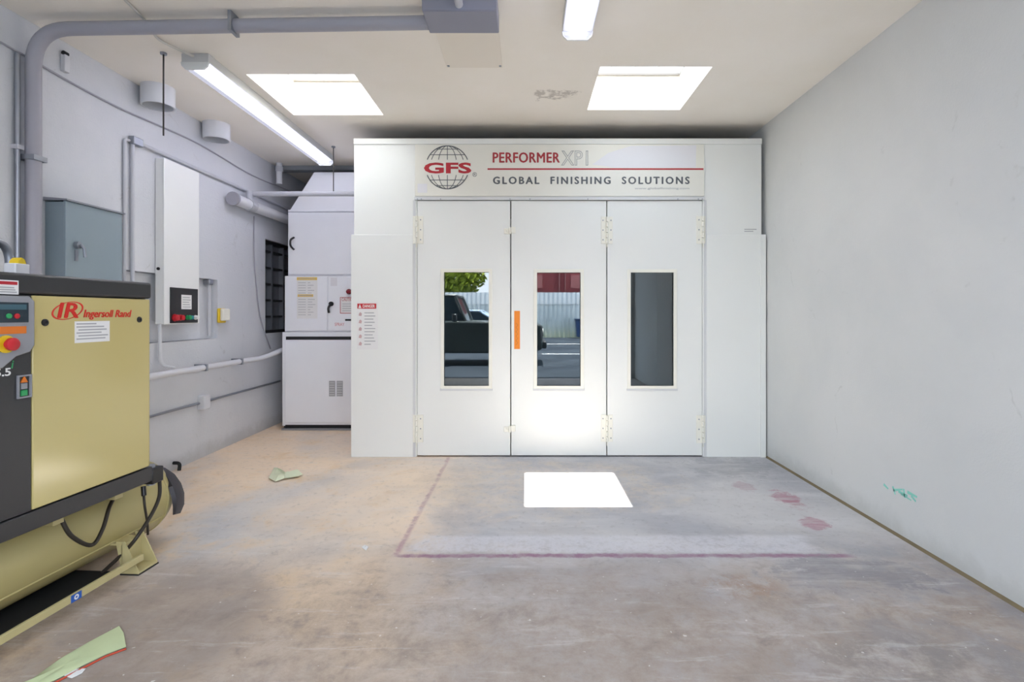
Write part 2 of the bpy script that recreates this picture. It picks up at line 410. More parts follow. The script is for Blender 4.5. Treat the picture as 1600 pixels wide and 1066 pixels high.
_o = nd(_t, 'ShaderNodeOutputMaterial'); _m = nd(_t, 'ShaderNodeMixShader'); _m.inputs[0].default_value = 0.6
_a = nd(_t, 'ShaderNodeBsdfTransparent'); _e = nd(_t, 'ShaderNodeEmission'); _e.inputs[0].default_value = lin('#dcdff2'); _e.inputs[1].default_value = 0.13
_t.links.new(_a.outputs[0], _m.inputs[1]); _t.links.new(_e.outputs[0], _m.inputs[2]); _t.links.new(_m.outputs[0], _o.inputs[0])
M['glass'] = glass('reflective_safety_glass', 0.12, (0.62,0.70,0.72,1))
M['clear'] = glass('clear_skylight_glass', 0.05)
M['greenpaper'] = mat('green_masking_paper', '#c2cda0', 0.8, var=0.06, vscale=14, bump=0.2, bscale=18)
M['palepaper'] = mat('pale_masking_paper', '#d6dabc', 0.8, bump=0.2, bscale=18)
M['rededge'] = mat('red_adhesive_edge', '#b8462a', 0.7)
M['bluegrey'] = mat('dusty_window_pane', '#6f7278', 0.35, var=0.15, vscale=5)
M['joint'] = mat('brown_joint_filler', '#77694f', 0.85, var=0.25, vscale=9)
M['tealpaint'] = mat('teal_spray_paint', '#8ad2c2', 0.7)
M['barpaint'] = mat('weathered_bar', '#8d8478', 0.7)
M['wood'] = mat('bare_timber', '#b79a70', 0.7, var=0.1)

# ------------------------------------------------------------------ the room shell
XL, XR, ZC = -2.94, 2.19, EYE+1.73
YF, YB = -1.0, 8.8
def struct(o, label, cat): return tag(o, label, cat, kind='structure')
struct(MB().box(XL-0.2, XR+0.2, YF, YB+0.2, -0.12, 0).build('floor', M['floor'], base=(0,0,0)), 'stained bare concrete floor of the workshop', 'floor')
# ceiling slab with two skylight wells
SKA = (-2.025, -1.243, 3.771, 4.548); SKB = (0.520, 1.306, 3.657, 4.434)
ZT = ZC+0.30
cm = MB(); xs_ = [XL-0.2, SKA[0], SKA[1], SKB[0], SKB[1], XR+0.2]; ys_ = [YF, SKB[2], SKA[2], SKB[3], SKA[3], YB+0.2]
def ceil_hole(i, j):
    cxm = (xs_[i]+xs_[i+1])/2; cym = (ys_[j]+ys_[j+1])/2
    return any(s[0] < cxm < s[1] and s[2] < cym < s[3] for s in (SKA, SKB))
cm.grid('z', xs_, ys_, ZC, ZT, ceil_hole)
struct(cm.build('ceiling', M['ceiling'], base=(0,0,ZC), smooth=False), 'beige painted ceiling with two square skylight wells', 'ceiling')
# left wall, with a shallow blocked-up recess and a barred window
wl = MB(); yv = [YF, 3.82, 4.97, 5.88, 7.05, YB]; zv = [0, 1.07, 1.08, 1.628, 2.15, ZC]
def lw_hole(i, j): return (i == 1 and j in (1, 2)) or (i == 3 and j in (2, 3))
wl.grid('x', yv, zv, XL-0.2, XL, lw_hole); 
struct(wl.build('wall_left', M['wall_l'], base=(0,0,0), smooth=False), 'rough white painted block wall on the left, with a shallow recess', 'wall')
MB().box(XL-0.15, XL-0.055, 3.825, 4.965, 1.075, 1.623).build('recess_back', M['wall_l'], bpy.data.objects['wall_left'])
wr = struct(MB().box(XR, XR+0.2, YF, YB, 0, ZC).build('wall_right', M['wall_r'], base=(0,0,0)), 'plain white plastered wall on the right', 'wall')
struct(MB().box(XL-0.2, XR+0.2, YB, YB+0.2, 0, ZC).build('wall_back', M['wall_b'], base=(0,0,0)), 'bare grey wall at the far end behind the booth', 'wall')
wf = MB(); wf.grid('y', [XL-0.2, -2.7, 2.0, XR+0.2], [0, 2.90, ZC], YF-0.2, YF, lambda i, j: i == 1 and j == 0)
struct(wf.build('wall_front', M['wall_r'], base=(0,0,0), smooth=False), 'front wall with the open garage doorway', 'wall')
# floor joint filler along the right wall and teal spray marks on it
struct(MB().prism([(XR-0.018,0),(XR,0),(XR,0.012)], 'y', YF, 4.74).build('baseboard_right', M['joint'], base=(0,0,0)), 'thin brown filler strip at the foot of the right wall', 'baseboard')
tm = MB()
for a, b, wd in (((1381,757),(1388,764),0.010), ((1395,760),(1399,773),0.008), ((1396,766),(1410,765),0.010), ((1404,768),(1418,775),0.011), ((1412,764),(1414,778),0.008), ((1418,769),(1433,777),0.012), ((1424,775),(1431,784),0.010), ((1408,772),(1424,782),0.007)):
    P = []
    for (px, py) in (a, b):
        z = F*XR/(px-CX); P.append(at(px, py, z))
    d = (P[1]-P[0]).normalized(); n = Vector((0, -d.z, d.y))*wd*0.75
    q = [P[0]-n, P[1]-n*0.6, P[1]+n*0.6, P[0]+n]
    tm.prism([(v.y, v.z) for v in q], 'x', XR-0.0015, XR+0.001)
tm.build('spray_mark', M['tealpaint'], wr, smooth=False)
# ceiling beam at the far left end
struct(MB().box(XL, -1.62, 6.10, 6.22, ZC-0.05, ZC).build('trim_1', M['wall_b'], base=(0,0,0)), 'low grey beam across the ceiling at far left', 'trim')

# skylights
def skylight(i, s, diffuse, label):
    t = thing('window_%d' % i, label, 'skylight', ((s[0]+s[1])/2, (s[2]+s[3])/2, ZT), kind='structure')
    MB().ring('z', s[0]-0.05, s[1]+0.05, s[2]-0.05, s[3]+0.05, 0.062, ZT-0.0, ZT+0.06).build('curb_frame', M['pale'], t)
    MB().box(s[0]-0.02, s[1]+0.02, s[2]-0.02, s[3]+0.02, ZT+0.062, ZT+0.068).build('pane', diffuse, t)
    MB().box(s[0]+0.012, s[1]-0.012, s[3]-0.020, s[3]-0.012, ZT-0.012, ZT+0.006).build('frame_bar', M['barpaint'], t)
    for k in range(3):
        x = s[0]+0.2+0.2*k
        MB().box(x-0.004, x+0.004, s[2]-0.01, s[3]+0.01, ZT+0.045, ZT+0.058).build('pane_rib', M['pale'], t)
tl = bpy.data.materials.new('frosted_acrylic'); tl.use_nodes = True; tt = tl.node_tree; tt.nodes.clear()
oo = nd(tt, 'ShaderNodeOutputMaterial'); tb = nd(tt, 'ShaderNodeBsdfTranslucent'); tb.inputs[0].default_value = (0.62,0.63,0.64,1)
tt.links.new(tb.outputs[0], oo.inputs[0])
skylight(1, SKA, tl, 'square skylight with a frosted pane beside the long strip light')
skylight(2, SKB, M['clear'], 'square skylight with clear glass to the right, over the sunlit floor')

# barred window on the left wall, far end
t = thing('window_3', 'grey barred window in the left wall behind the equipment cabinets', 'window', (XL, 6.46, 1.08), kind='structure')
MB().box(XL-0.13, XL-0.12, 5.88, 7.05, 1.08, 2.15).build('pane', M['bluegrey'], t)
mb = MB().ring('x', 5.88, 7.05, 1.08, 2.15, 0.035, XL-0.12, XL-0.04); mb.build('window_frame', M['black'], t)
for k in range(1, 6): MB().box(XL-0.118, XL-0.07, 5.90, 7.03, 1.08+k*0.19-0.012, 1.08+k*0.19+0.012).build('glazing_bar', M['black'], t)
for k in range(1, 4): MB().box(XL-0.118, XL-0.06, 5.88+k*0.29-0.014, 5.88+k*0.29+0.014, 1.10, 2.13).build('mullion', M['steel'], t)

# ------------------------------------------------------------------ spray booth
D = 4.755; K = F/D
def bx_(px): return (px-CX)/K
def bz(py): return EYE+(CY-py)/K
booth = thing('spray_booth', 'large white paint spray booth with three windowed doors across the back', 'spray booth', (0.3, D+1.8, 0))
BT = 2.90; BL, BR = bx_(553), bx_(1190); DL, DR, DTOP = bx_(651.5), bx_(1097.5), bz(313)
fp = MB().grid('y', [BL, DL, DR, BR], [0, DTOP, BT], D, D+0.06, lambda i, j: i == 1 and j == 0)
fp.build('front_panel', M['booth'], booth, smooth=False, bevel=0.004)
MB().box(BL, BL+0.05, D+0.06, D+3.6, 0, BT).build('side_panel', M['cabinet'], booth)
MB().box(BR-0.05, BR, D+0.06, D+3.6, 0, BT).build('side_panel', M['cabinet'], booth)
MB().box(BL+0.05, BR-0.05, D+0.06, D+3.6, BT-0.08, BT-0.02).build('roof_panel', M['dark_roof'], booth)
MB().box(BL, BR, D+3.6, D+3.65, 0, BT).build('rear_panel', M['cabinet'], booth)
MB().box(BL, BR, D-0.012, D, bz(226), BT).build('top_trim', M['booth'], booth, bevel=0.003)
# wider skirts up to shoulder height at both sides
MB().box(bx_(549), DL-0.035, D-0.010, D, 0.0, bz(367)).build('skirt_panel', M['booth'], booth, bevel=0.003)
MB().box(DR+0.035, 2.178, D-0.010, D, 0.0, bz(367)).build('skirt_panel', M['booth'], booth, bevel=0.003)
MB().box(bx_(1187), 2.178, D-0.022, D-0.010, 0.0, bz(367)).build('edge_strip', M['booth'], booth, bevel=0.002)
# jambs and head of the doorway
MB().box(DL-0.035, DL-0.012, D-0.006, D, 0, DTOP).build('jamb', M['pale'], booth)
MB().box(DR+0.012, DR+0.035, D-0.006, D, 0, DTOP).build('jamb', M['pale'], booth)
MB().box(bx_(648), bx_(1100), D-0.020, D, DTOP, bz(308)).build('head_trim', M['pale'], booth, bevel=0.002)
for px in (653, 659, 689, 797, 828, 918, 1058, 1090, 1096): MB().cyl((bx_(px), D-0.024, bz(312)), (bx_(px), D-0.020, bz(312)), 0.006, 8).build('bolt', M['steel'], booth)
# doors
wins = ((689,769,420.5,608), (834,912,421,608), (980,1057,421,608))
seams = (651.5, 798, 948, 1097.5)
doors = []
for i in range(3):
    x0, x1 = bx_(seams[i])+0.0045, bx_(seams[i+1])-0.0045
    a, b, c, d = wins[i]; wx0, wx1, wz0, wz1 = bx_(a), bx_(b), bz(d), bz(c)
    dm = MB().grid('y', [x0, wx0+0.02, wx1-0.02, x1], [0.014, wz0+0.02, wz1-0.02, DTOP-0.006], D-0.004, D+0.045, lambda p, q: p == 1 and q == 1)
    dr = dm.build('door', M['booth'], booth, smooth=False, bevel=0.003); doors.append(dr)
    MB().ring('y', wx0, wx1, wz0, wz1, 0.030, D-0.016, D-0.004).build('window_frame', M['cream'], dr, smooth=False, bevel=0.002)
    MB().box(wx0-0.006, wx1+0.006, D-0.020, D-0.004, wz0-0.014, wz0+0.004).build('window_sill', M['pale'], dr, bevel=0.002)
    MB().box(wx0+0.02, wx1-0.02, D+0.012, D+0.018, wz0+0.02, wz1-0.02).build('window_pane', M['glass'], dr)
def hinge(xc, p0, p1, left, right, parent, bolts_l, bolts_r, wl_=8, wr_=9):
    z0, z1 = bz(p1), bz(p0); h = MB()
    if left: h.box(xc-wl_/K, xc-0.003, D-0.013, D-0.004, z0, z1)
    if right: h.box(xc+0.003, xc+wr_/K, D-0.013, D-0.004, z0, z1)
    for k in range(5):
        zz = z0+(z1-z0)*k/5; h.cyl((xc, D-0.020, zz+0.003), (xc, D-0.020, zz+(z1-z0)/5-0.003), 0.012, 12)
    h.cyl((xc, D-0.020, z0-0.035), (xc, D-0.020, z0+0.01), 0.006, 8)
    o = h.build('hinge', M['cream'], parent, bevel=0.0015, seg=1)
    for k in range(3):
        zz = z0+(z1-z0)*(0.14+0.36*k)
        for s, on in ((-1, bolts_l), (1, bolts_r)):
            if on: MB().cyl((xc+s*0.036, D-0.018, zz), (xc+s*0.036, D-0.013, zz), 0.006, 8).build('bolt', M['steel'], o)
xj = bx_(651.5)
hinge(xj, 338, 381, True, True, booth, False, True, 6, 10); hinge(xj, 648, 691, True, True, booth, False, True, 6, 10)
xj = bx_(948)
hinge(xj, 339, 381, True, True, booth, True, True, 9, 9); hinge(xj, 648, 690, True, True, booth, True, True, 9, 9)
xj = bx_(1097.5)
hinge(xj, 338, 381, True, True, booth, True, False, 10, 4); hinge(xj, 649, 692, True, True, booth, True, False, 10, 4)
for py in (361, 670):
    x = bx_(797.5); z = bz(py); l = MB()
    l.box(x-0.058, x-0.004, D-0.016, D-0.004, z-0.028, z+0.020); l.box(x+0.006, x+0.046, D-0.022, D-0.004, z-0.022, z+0.034); l.cyl((x-0.004, D-0.024, z-0.03), (x-0.004, D-0.024, z+0.03), 0.010, 10)
    l.cyl((x-0.030, D-0.03, z), (x-0.030, D-0.014, z), 0.010, 10)
    l.build('latch', M['cream'], booth, bevel=0.002, seg=1)
# orange sticker on the middle door
st = MB().box(bx_(803.5), bx_(812.5), D-0.0056, D-0.004, bz(545.5), bz(486)).build('orange_sticker', M['orange'], doors[1]); st['label'] = 'tall orange sticker'
so = MB()                                  # faint handwriting on the sticker
so.tube(spline([(bx_(806+3*(k%2)), D-0.0057, bz(505+3.4*k)) for k in range(11)], 3), 0.0015, 5)
so.build('sticker_writing', mat('brown_ink', '#a86a2c', 0.6), doors[1])
# warning label on the left skirt panel
lb = MB().box(bx_(558), bx_(591), D-0.0118, D-0.010, bz(546), bz(472)).build('warning_label', M['paper'], booth); lb['label'] = 'white danger label with red header'
MB().box(bx_(559), bx_(588.5), D-0.0128, D-0.0118, bz(482.5), bz(474.5)).build('label_header', M['red'], lb)
MB().prism([(bx_(560.5), bz(481.5)), (bx_(565.5), bz(481.5)), (bx_(563), bz(475.5))], 'y', D-0.0138, D-0.0128).build('alert_triangle', M['paper'], lb, smooth=False)
text('header_lettering', 'DANGER', (bx_(567.5), D-0.0128, bz(481)), FRONT, 19/K, 5/K, M['paper'], lb, bold=0.02)
pm = MB()
for k, (wd, sk) in enumerate(((15,0),(17,0),(14,1),(16,0),(12,0),(17,1),(16,0),(13,0),(15,1),(17,0),(10,0))):
    zz = bz(489+k*4.9); pm.box(bx_(570), bx_(570+wd), D-0.0124, D-0.0118, zz-0.004, zz+0.004)
pm.build('fine_print', M['lgrey'], lb)
for k in range(5):
    zz = bz(491+k*11.5); xx = bx_(563.5)
    MB().prism([(xx-0.014,zz-0.014),(xx+0.010,zz-0.018),(xx+0.016,zz+0.004),(xx+0.002,zz+0.018),(xx-0.010,zz+0.008)], 'y', D-0.0126, D-0.0118).build('hazard_pictogram', M['pinkish'], lb, smooth=False)
# tiny maker's plate text at right, near the skirt's top edge
nl = MB()
for k, wd in enumerate((19, 14)): nl.box(bx_(1163), bx_(1163+wd), D-0.0012, D, bz(358.5+3*k)-0.004, bz(358.5+3*k)+0.004)
nl.build('rating_print', M['lgrey'], booth)

# sign above the doors
sg = MB().box(bx_(649), bx_(1099.5), D-0.018, D, bz(307.5), bz(226.5)).build('sign_panel', M['sign'], booth, bevel=0.003)
SY = D-0.018
MB().prism([(bx_(925),bz(258)),(bx_(960),bz(263)),(bx_(1086),bz(263)),(bx_(1087),bz(228)),(bx_(985),bz(229)),(bx_(950),bz(240))], 'y', SY-0.0006, SY+0.001).build('faded_patch', M['lav'], sg, smooth=False)
gc = Vector((bx_(699.5), SY-0.001, bz(262.5))); GR = 33.5/K
def gpt(lat, lon): return gc + Vector((GR*math.cos(lat)*math.sin(lon), 0, GR*math.sin(lat)))
blk = 11.5/K
def gline(m, sgn, pts, r=0.0032):
    run = []
    for p in pts + [None]:
        ok = p is not None and (p.z-gc.z)*sgn > blk
        if ok: run.append(p)
        elif run:
            if len(run) > 1: m.tube(run, r, 6)
            run = []
for sgn in (1, -1):                        # the globe shows above and below the red letters
    gm = MB()
    for lon in (-90, -52, -26, 0, 26, 52, 90): gline(gm, sgn, [gpt(math.radians(-90+3*k), math.radians(lon)) for k in range(61)], 0.0045 if abs(lon) == 90 else 0.0032)
    for lat in (36, 58): gline(gm, sgn, [gpt(math.radians(lat*sgn), math.radians(-90+6*k)) for k in range(31)])
    gm.build('globe_emblem', M['char'], sg)
text('emblem_lettering', 'GFS', (bx_(663), SY, bz(272)), FRONT, 74/K, 17/K, M['signred'], sg, bold=0.035)
text('trademark_symbol', '®', (bx_(738.5), SY, bz(277)), FRONT, 7/K, 7/K, M['char'], sg)
text('model_lettering', 'PERFORMER', (bx_(770.5), SY, bz(255)), FRONT, 103.5/K, 15.5/K, M['maroon'], sg, spacing=1.08, thick=0.0035)
text('outline_lettering', 'XP1', (bx_(876.5), SY, bz(259.5)), FRONT, 42/K, 23/K, M['lgrey'], sg, outline=0.014, depth=0.003)
MB().box(bx_(762), bx_(1098), SY-0.0012, SY, bz(266.3), bz(264.0)).build('sign_stripe', M['signred'], sg)
text('company_lettering', 'GLOBAL  FINISHING  SOLUTIONS', (bx_(771), SY, bz(288.3)), FRONT, 305/K, 11/K, M['char'], sg, spacing=1.35, thick=0.0035)
text('web_lettering', 'www.globalfinishing.com', (bx_(991), SY, bz(297.5)), FRONT, 85/K, 4/K, M['lgrey'], sg)
MB().box(bx_(653), bx_(668), SY-0.0008, SY, bz(302), bz(288)).build('small_sticker', M['lav'], sg)

# ------------------------------------------------------------------ equipment cabinets left of the booth
CD = 5.85; CK = F/CD
def cxp(px): return (px-CX)/CK
def czp(py): return EYE+(CY-py)/CK
CR = -1.64
def back(px): return cxp(px)
lo = thing('lower_equipment_cabinet', 'white floor-standing equipment cabinet with small louvre vents, lowest of the stack', 'cabinet', (-2.2, CD+0.4, 0))
MB().box(cxp(441), CR, CD, CD+0.75, 0.045, czp(519)).build('cabinet_body', M['cabinet'], lo, bevel=0.004)
MB().box(cxp(441), CR, CD+0.04, CD+0.72, 0.0, 0.045).build('plinth', M['dark'], lo)
MB().box(cxp(446), CR-0.02, CD-0.016, CD, czp(660), czp(533)).build('front_panel', M['cabinet'], lo, bevel=0.004)
MB().box(cxp(447), CR-0.02, CD-0.004, CD, czp(531), czp(526)).build('gap_shade_strip', M['dark'], lo)  # solid dark strip standing in for the shaded gap above the panel
MB().box(cxp(446), CR-0.02, CD-0.005, CD, czp(671), czp(664)).build('base_shade_strip', M['dark'], lo)  # another dark strip, painted shade for the gap at the base
MB().box(cxp(441), CR, CD-0.02, CD+0.03, 0, 0.022).build('base_rail', M['steel'], lo)
for px in (515, 527):
    v = MB().box(cxp(px), cxp(px+9.5), CD-0.019, CD-0.016, czp(619), czp(595)).build('vent', M['lgrey'], lo)
    f = MB()
    for k in range(6): f.box(cxp(px+1), cxp(px+8.5), CD-0.023, CD-0.019, czp(616.5-k*3.7)-0.004, czp(616.5-k*3.7)+0.004)
    f.build('louvre', M['pale'], v)
mi = thing('control_cabinet', 'white electrical control cabinet with yellow-striped notices and red lamp', 'cabinet', (-2.2, CD+0.3, czp(519)))
MB().box(cxp(443.5), CR, CD+0.02, CD+0.6, czp(519)+0.002, czp(431)).build('cabinet_body', M['cabinet'], mi, bevel=0.005)
d1 = MB().box(cxp(445), cxp(511.5), CD, CD+0.02, czp(517), czp(432.5)).build('cabinet_door', M['cabinet'], mi, bevel=0.005)
d2 = MB().box(cxp(513.5), CR-0.01, CD, CD+0.02, czp(517), czp(432.5)).build('cabinet_door', M['cabinet'], mi, bevel=0.005)
p_ = MB().box(cxp(464), cxp(496), CD-0.002, CD, czp(498), czp(433)).build('notice', M['paper'], d1)
MB().box(cxp(464), cxp(495.5), CD-0.0035, CD-0.002, czp(437.8), czp(433.5)).build('notice_stripe', M['gold'], d1)
MB().box(cxp(465.5), cxp(489.5), CD-0.0035, CD-0.002, czp(463.8), czp(460.2)).build('notice_stripe', M['gold'], d1)
fpn = MB()
for py, a, b in ((435.7, 466, 493), (462, 467, 488)): fpn.box(cxp(a), cxp(b), CD-0.0042, CD-0.0035, czp(py)-0.004, czp(py)+0.004)
for k in range(12):
    py = (442,446,450,454,458,468,472,476,480,484,488,492)[k]; fpn.box(cxp(466), cxp(478), CD-0.0027, CD-0.002, czp(py)-0.003, czp(py)+0.003)
    fpn.box(cxp(481), cxp(481+(k*5)%9+4), CD-0.0027, CD-0.002, czp(py)-0.003, czp(py)+0.003)
fpn.build('notice_print', M['lgrey'], d1)
def lever(px, p0, p1, y, parent, name='handle'):
    x = cxp(px); h = MB(); h.tube(bend([(x+0.012, y, czp(p0)), (x+0.012, y-0.035, czp(p0)-0.01), (x-0.010, y-0.04, czp((p0+p1)/2)), (x-0.004, y-0.03, czp(p1))], 0.03), 0.013, 10)
    h.cyl((x+0.014, y-0.02, czp(p0)), (x+0.014, y, czp(p0)), 0.026, 14); h.build(name, M['blackp'], parent)
lever(516, 475, 489, CD, d2)
MB().lathe((cxp(546), CD, czp(456)), (0,-1,0), [(0,0.030),(0.02,0.030),(0.02,0.024),(0.05,0.022),(0.06,0.012),(0.062,0)]).build('warning_lamp', mat('dark_red_lamp', '#7d1622', 0.25), d2)
cl = MB().box(cxp(531.5), cxp(556), CD-0.002, CD, czp(490), czp(464.5)).build('caution_notice', M['paper'], d2)
MB().ring('y', cxp(531.5), cxp(556), czp(490), czp(464.5), 0.006, CD-0.003, CD-0.002).build('notice_border', M['signred'], d2)
text('notice_lettering', 'CAUTION', (cxp(534), CD-0.002, czp(470.5)), FRONT, 20/CK, 5/CK, M['signred'], d2)
cp = MB()
for k in range(4): cp.box(cxp(535), cxp(553), CD-0.0027, CD-0.002, czp(475+3.6*k)-0.003, czp(475+3.6*k)+0.003)
cp.build('notice_print', M['lgrey'], d2)
text('red_lettering', 'SPRAY', (cxp(523), CD, czp(509.5)), FRONT, 15/CK, 5/CK, mat('faded_red', '#d9898d', 0.5), d2)
MB().box(cxp(539.5), cxp(549), CD-0.004, CD, czp(501.5), czp(498.7)).build('name_plate', M['blackp'], d2)
MB().box(cxp(516.5), cxp(527), CD-0.001, CD, czp(447), czp(434)).build('paper_label', M['lav'], d2)
up = thing('upper_equipment_cabinet', 'white cabinet with one black handle, on top of the control cabinet', 'cabinet', (-2.2, CD+0.3, czp(431)))
MB().box(cxp(448), CR, CD+0.03, CD+0.6, czp(431)+0.002, czp(330.5)).build('cabinet_body', M['cabinet'], up, bevel=0.005)
d3 = MB().box(cxp(449.5), CR-0.01, CD+0.012, CD+0.03, czp(429), czp(332)).build('cabinet_door', M['cabinet'], up, bevel=0.006)
x = cxp(457); hm = MB().tube(bend([(x+0.012, CD+0.012, czp(371)), (x-0.012, CD-0.03, czp(375)), (x-0.012, CD-0.03, czp(385)), (x+0.012, CD+0.012, czp(390))], 0.05), 0.011, 10); hm.build('handle', M['blackp'], d3)
hd = thing('intake_hood', 'white tapered sheet metal hood on top of the cabinet stack', 'duct hood', (-2.2, CD+0.3, czp(330)))
MB().prism([(cxp(449.5), czp(330.5)+0.002), (CR, czp(330.5)+0.002), (CR, czp(268)), (cxp(489), czp(268))], 'y', CD+0.03, CD+0.62).build('hood_body', M['cabinet'], hd, bevel=0.003)
MB().box(cxp(449.5)-0.004, CR, CD+0.02, CD+0.03, czp(333)+0.02, czp(327)).build('flange', M['cabinet'], hd)

# ------------------------------------------------------------------ strip lights
def strip_light(xc, y0, y1, label):
    t = thing('strip_light', label, 'ceiling light', (xc, (y0+y1)/2, ZC), 'ceiling strip lights')
    MB().box(xc-0.090, xc+0.090, y0+0.004, y1-0.004, ZC-0.060, ZC-0.0).build('housing', M['pale'], t, bevel=0.004)
    prof = [(-0.088,-0.058),(0.088,-0.058),(0.082,-0.085),(0.058,-0.108),(-0.058,-0.108),(-0.082,-0.085)]
    MB().prism([(xc+a, ZC+b) for a, b in prof], 'y', y0+0.014, y1-0.014).build('diffuser', M['lens'], t, smooth=False)
    for sx in (-0.032, 0.032): MB().cyl((xc+sx, y0+0.03, ZC-0.076), (xc+sx, y1-0.03, ZC-0.076), 0.014, 12).build('fluorescent_tube', M['tube'], t)
    for (a, b) in ((y0, y0+0.014), (y1-0.014, y1)):
        MB().prism([(xc+p*1.04, ZC+q-0.002) for p, q in prof], 'y', a, b).build('end_cap', M['white'], t, smooth=False)
strip_light(-2.20, 3.46, 5.72, 'long lit strip light on the ceiling at left, ending near the booth')
strip_light(0.305, 0.75, 3.10, 'lit strip light at the top edge, between the two skylights')

# ------------------------------------------------------------------ ceiling things
t = thing('ceiling_junction_box', 'grey metal junction box on the ceiling at top centre', 'junction box', (-0.36, 2.915, ZC))
MB().box(-0.56, -0.157, 2.80, 3.03, ZC-0.10, ZC).build('box_body', M['ceilbox'], t, bevel=0.004)
MB().box(-0.556, -0.161, 2.806, 3.024, ZC-0.104, ZC-0.10).build('box_cover', M['ceilbox'], t, bevel=0.001)
t = thing('ceiling_cover_plate', 'flat painted cover plate screwed to the ceiling beyond the grey box', 'cover plate', (-0.37, 3.45, ZC))
MB().box(-0.555, -0.165, 3.04, 3.66, ZC-0.006, ZC).build('plate', mat('plate_paint', '#ebe3d6', 0.7), t, bevel=0.002)
for x in (-0.54, -0.18):
    for y in (3.09, 3.63): MB().cyl((x, y, ZC-0.010), (x, y, ZC-0.006), 0.009, 10).build('screw', M['steel'], t)
tag(MB().tube([(-0.36, 0.6, EYE+1.66), (-0.36, 2.80, EYE+1.66)], 0.022, 14).build('conduit_pipe', M['conduit'], base=(-0.36,1.7,EYE+1.66)), 'short pale conduit entering the near face of the ceiling junction box', 'pipe')
# big grey pipe: up the left wall, across the ceiling to the box
bp_ = MB().tube(bend([(-2.885, 3.055, 0.0), (-2.885, 3.055, EYE+1.665), (-0.56, 2.985, EYE+1.665)], 0.22, 10), 0.038, 18)
t = thing('conduit_pipe', 'thick grey pipe rising up the left wall and bending across the ceiling', 'pipe', (-2.885, 3.055, 0))
bp_.build('pipe_run', M['pipe'], t)
for z in (0.9, 2.2):
    MB().ring('z', -2.94, -2.842, 3.012, 3.098, 0.006, z, z+0.03).build('pipe_strap', M['steel'], t)
MB().box(-1.7, -1.68, 2.97, 3.06, ZC-0.112, ZC).build('pipe_strap', M['steel'], t)
t = thing('conduit_pipe', 'thin vertical conduit on the left wall beside the thick grey pipe', 'pipe', (-2.92, 3.0, 0))
MB().tube([(-2.92, 2.995, 0.6), (-2.92, 2.995, 2.80)], 0.013, 12).build('pipe_run', M['steel'], t)
MB().box(-2.94, -2.90, 2.975, 3.015, 2.25, 2.275).build('pipe_strap', M['conduit'], t)
# cable along the left wall
zc_ = EYE+0.512*2.93
pts = [(-2.932, 2.2, zc_+0.03)]+[(-2.932, 2.2+0.4*k, zc_+0.02*math.sin(k*1.3)) for k in range(1, 12)]
tag(MB().tube(spline(pts, 4), 0.007, 8).build('wall_cable', M['pipe'], base=(-2.93,4,zc_)), 'thin grey cable strung along the top of the left wall', 'cable')
# white cable to the strip light
cpts = [(-2.15, 2.5, ZC-0.009), (-2.2, 2.86, ZC-0.009), (-2.245, 3.1, ZC-0.009), (-2.30, 3.26, ZC-0.012), (-2.25, 3.38, ZC-0.02), (-2.205, 3.46, ZC-0.025)]
tag(MB().tube(spline(cpts, 6), 0.008, 10).build('power_cable', M['wcable'], base=(-2.2,3,ZC)), 'pale cable running over the ceiling to the long strip light', 'cable')
for (x, y, a, b, lab) in ((-2.405, 3.46, 1.18, 1.73, 'thin dark rod hanging free from the ceiling before the left wall'), (at(521,300,5.4).x, 5.4, 1.255, 1.73, 'thin rod hanging from the ceiling and holding the horizontal conduit')):
    t = thing('hanging_rod', lab, 'rod', (x, y, ZC)); MB().cyl((x, y, EYE+a), (x, y, ZC), 0.005, 8).build('rod', M['cable'], t)
    MB().cyl((x, y, ZC-0.012), (x, y, ZC), 0.020, 12).build('ceiling_anchor', M['steel'], t)
# round pipe stubs by the wall and ceiling
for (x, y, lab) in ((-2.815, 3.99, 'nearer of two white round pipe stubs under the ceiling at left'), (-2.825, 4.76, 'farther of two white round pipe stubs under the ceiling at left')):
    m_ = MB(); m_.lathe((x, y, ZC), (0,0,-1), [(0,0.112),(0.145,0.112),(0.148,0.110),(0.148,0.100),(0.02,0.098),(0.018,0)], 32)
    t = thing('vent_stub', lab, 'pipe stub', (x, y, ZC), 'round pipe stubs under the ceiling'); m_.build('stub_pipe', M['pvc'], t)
    MB().cyl((x, y, ZC-0.05), (x, y, ZC-0.02), 0.0975, 24).build('stub_shade', M['dark'], t)  # added dark disc that paints the shade inside the open stub
t = thing('pipe_offcut', 'small white pipe end hanging in the far left ceiling corner', 'pipe stub', (-2.84, 6.0, ZC))
MB().cyl((-2.84, 6.0, ZC-0.24), (-2.84, 6.0, ZC), 0.033, 16).build('pipe_end', M['pvc'], t)
MB().cyl((-2.84, 6.0, ZC-0.10), (-2.84, 6.0, ZC-0.04), 0.042, 16).build('coupling', M['conduit'], t)
# stub of pipe on the wall near the big pipe
t = thing('wall_bracket', 'small white bracket on the left wall right of the thick pipe bend', 'bracket', (XL, 3.34, 2.86))
q = at(103, 98, F*2.92/(CX-103)); MB().box(XL, XL+0.03, q.y-0.02, q.y+0.02, q.z-0.06, q.z+0.05).build('bracket_body', M['pvc'], t, bevel=0.004)
MB().cyl((XL+0.02, q.y-0.02, q.z+0.055), (XL+0.02, q.y+0.01, q.z+0.055), 0.014, 10).build('bracket_eye', M['dark'], t)

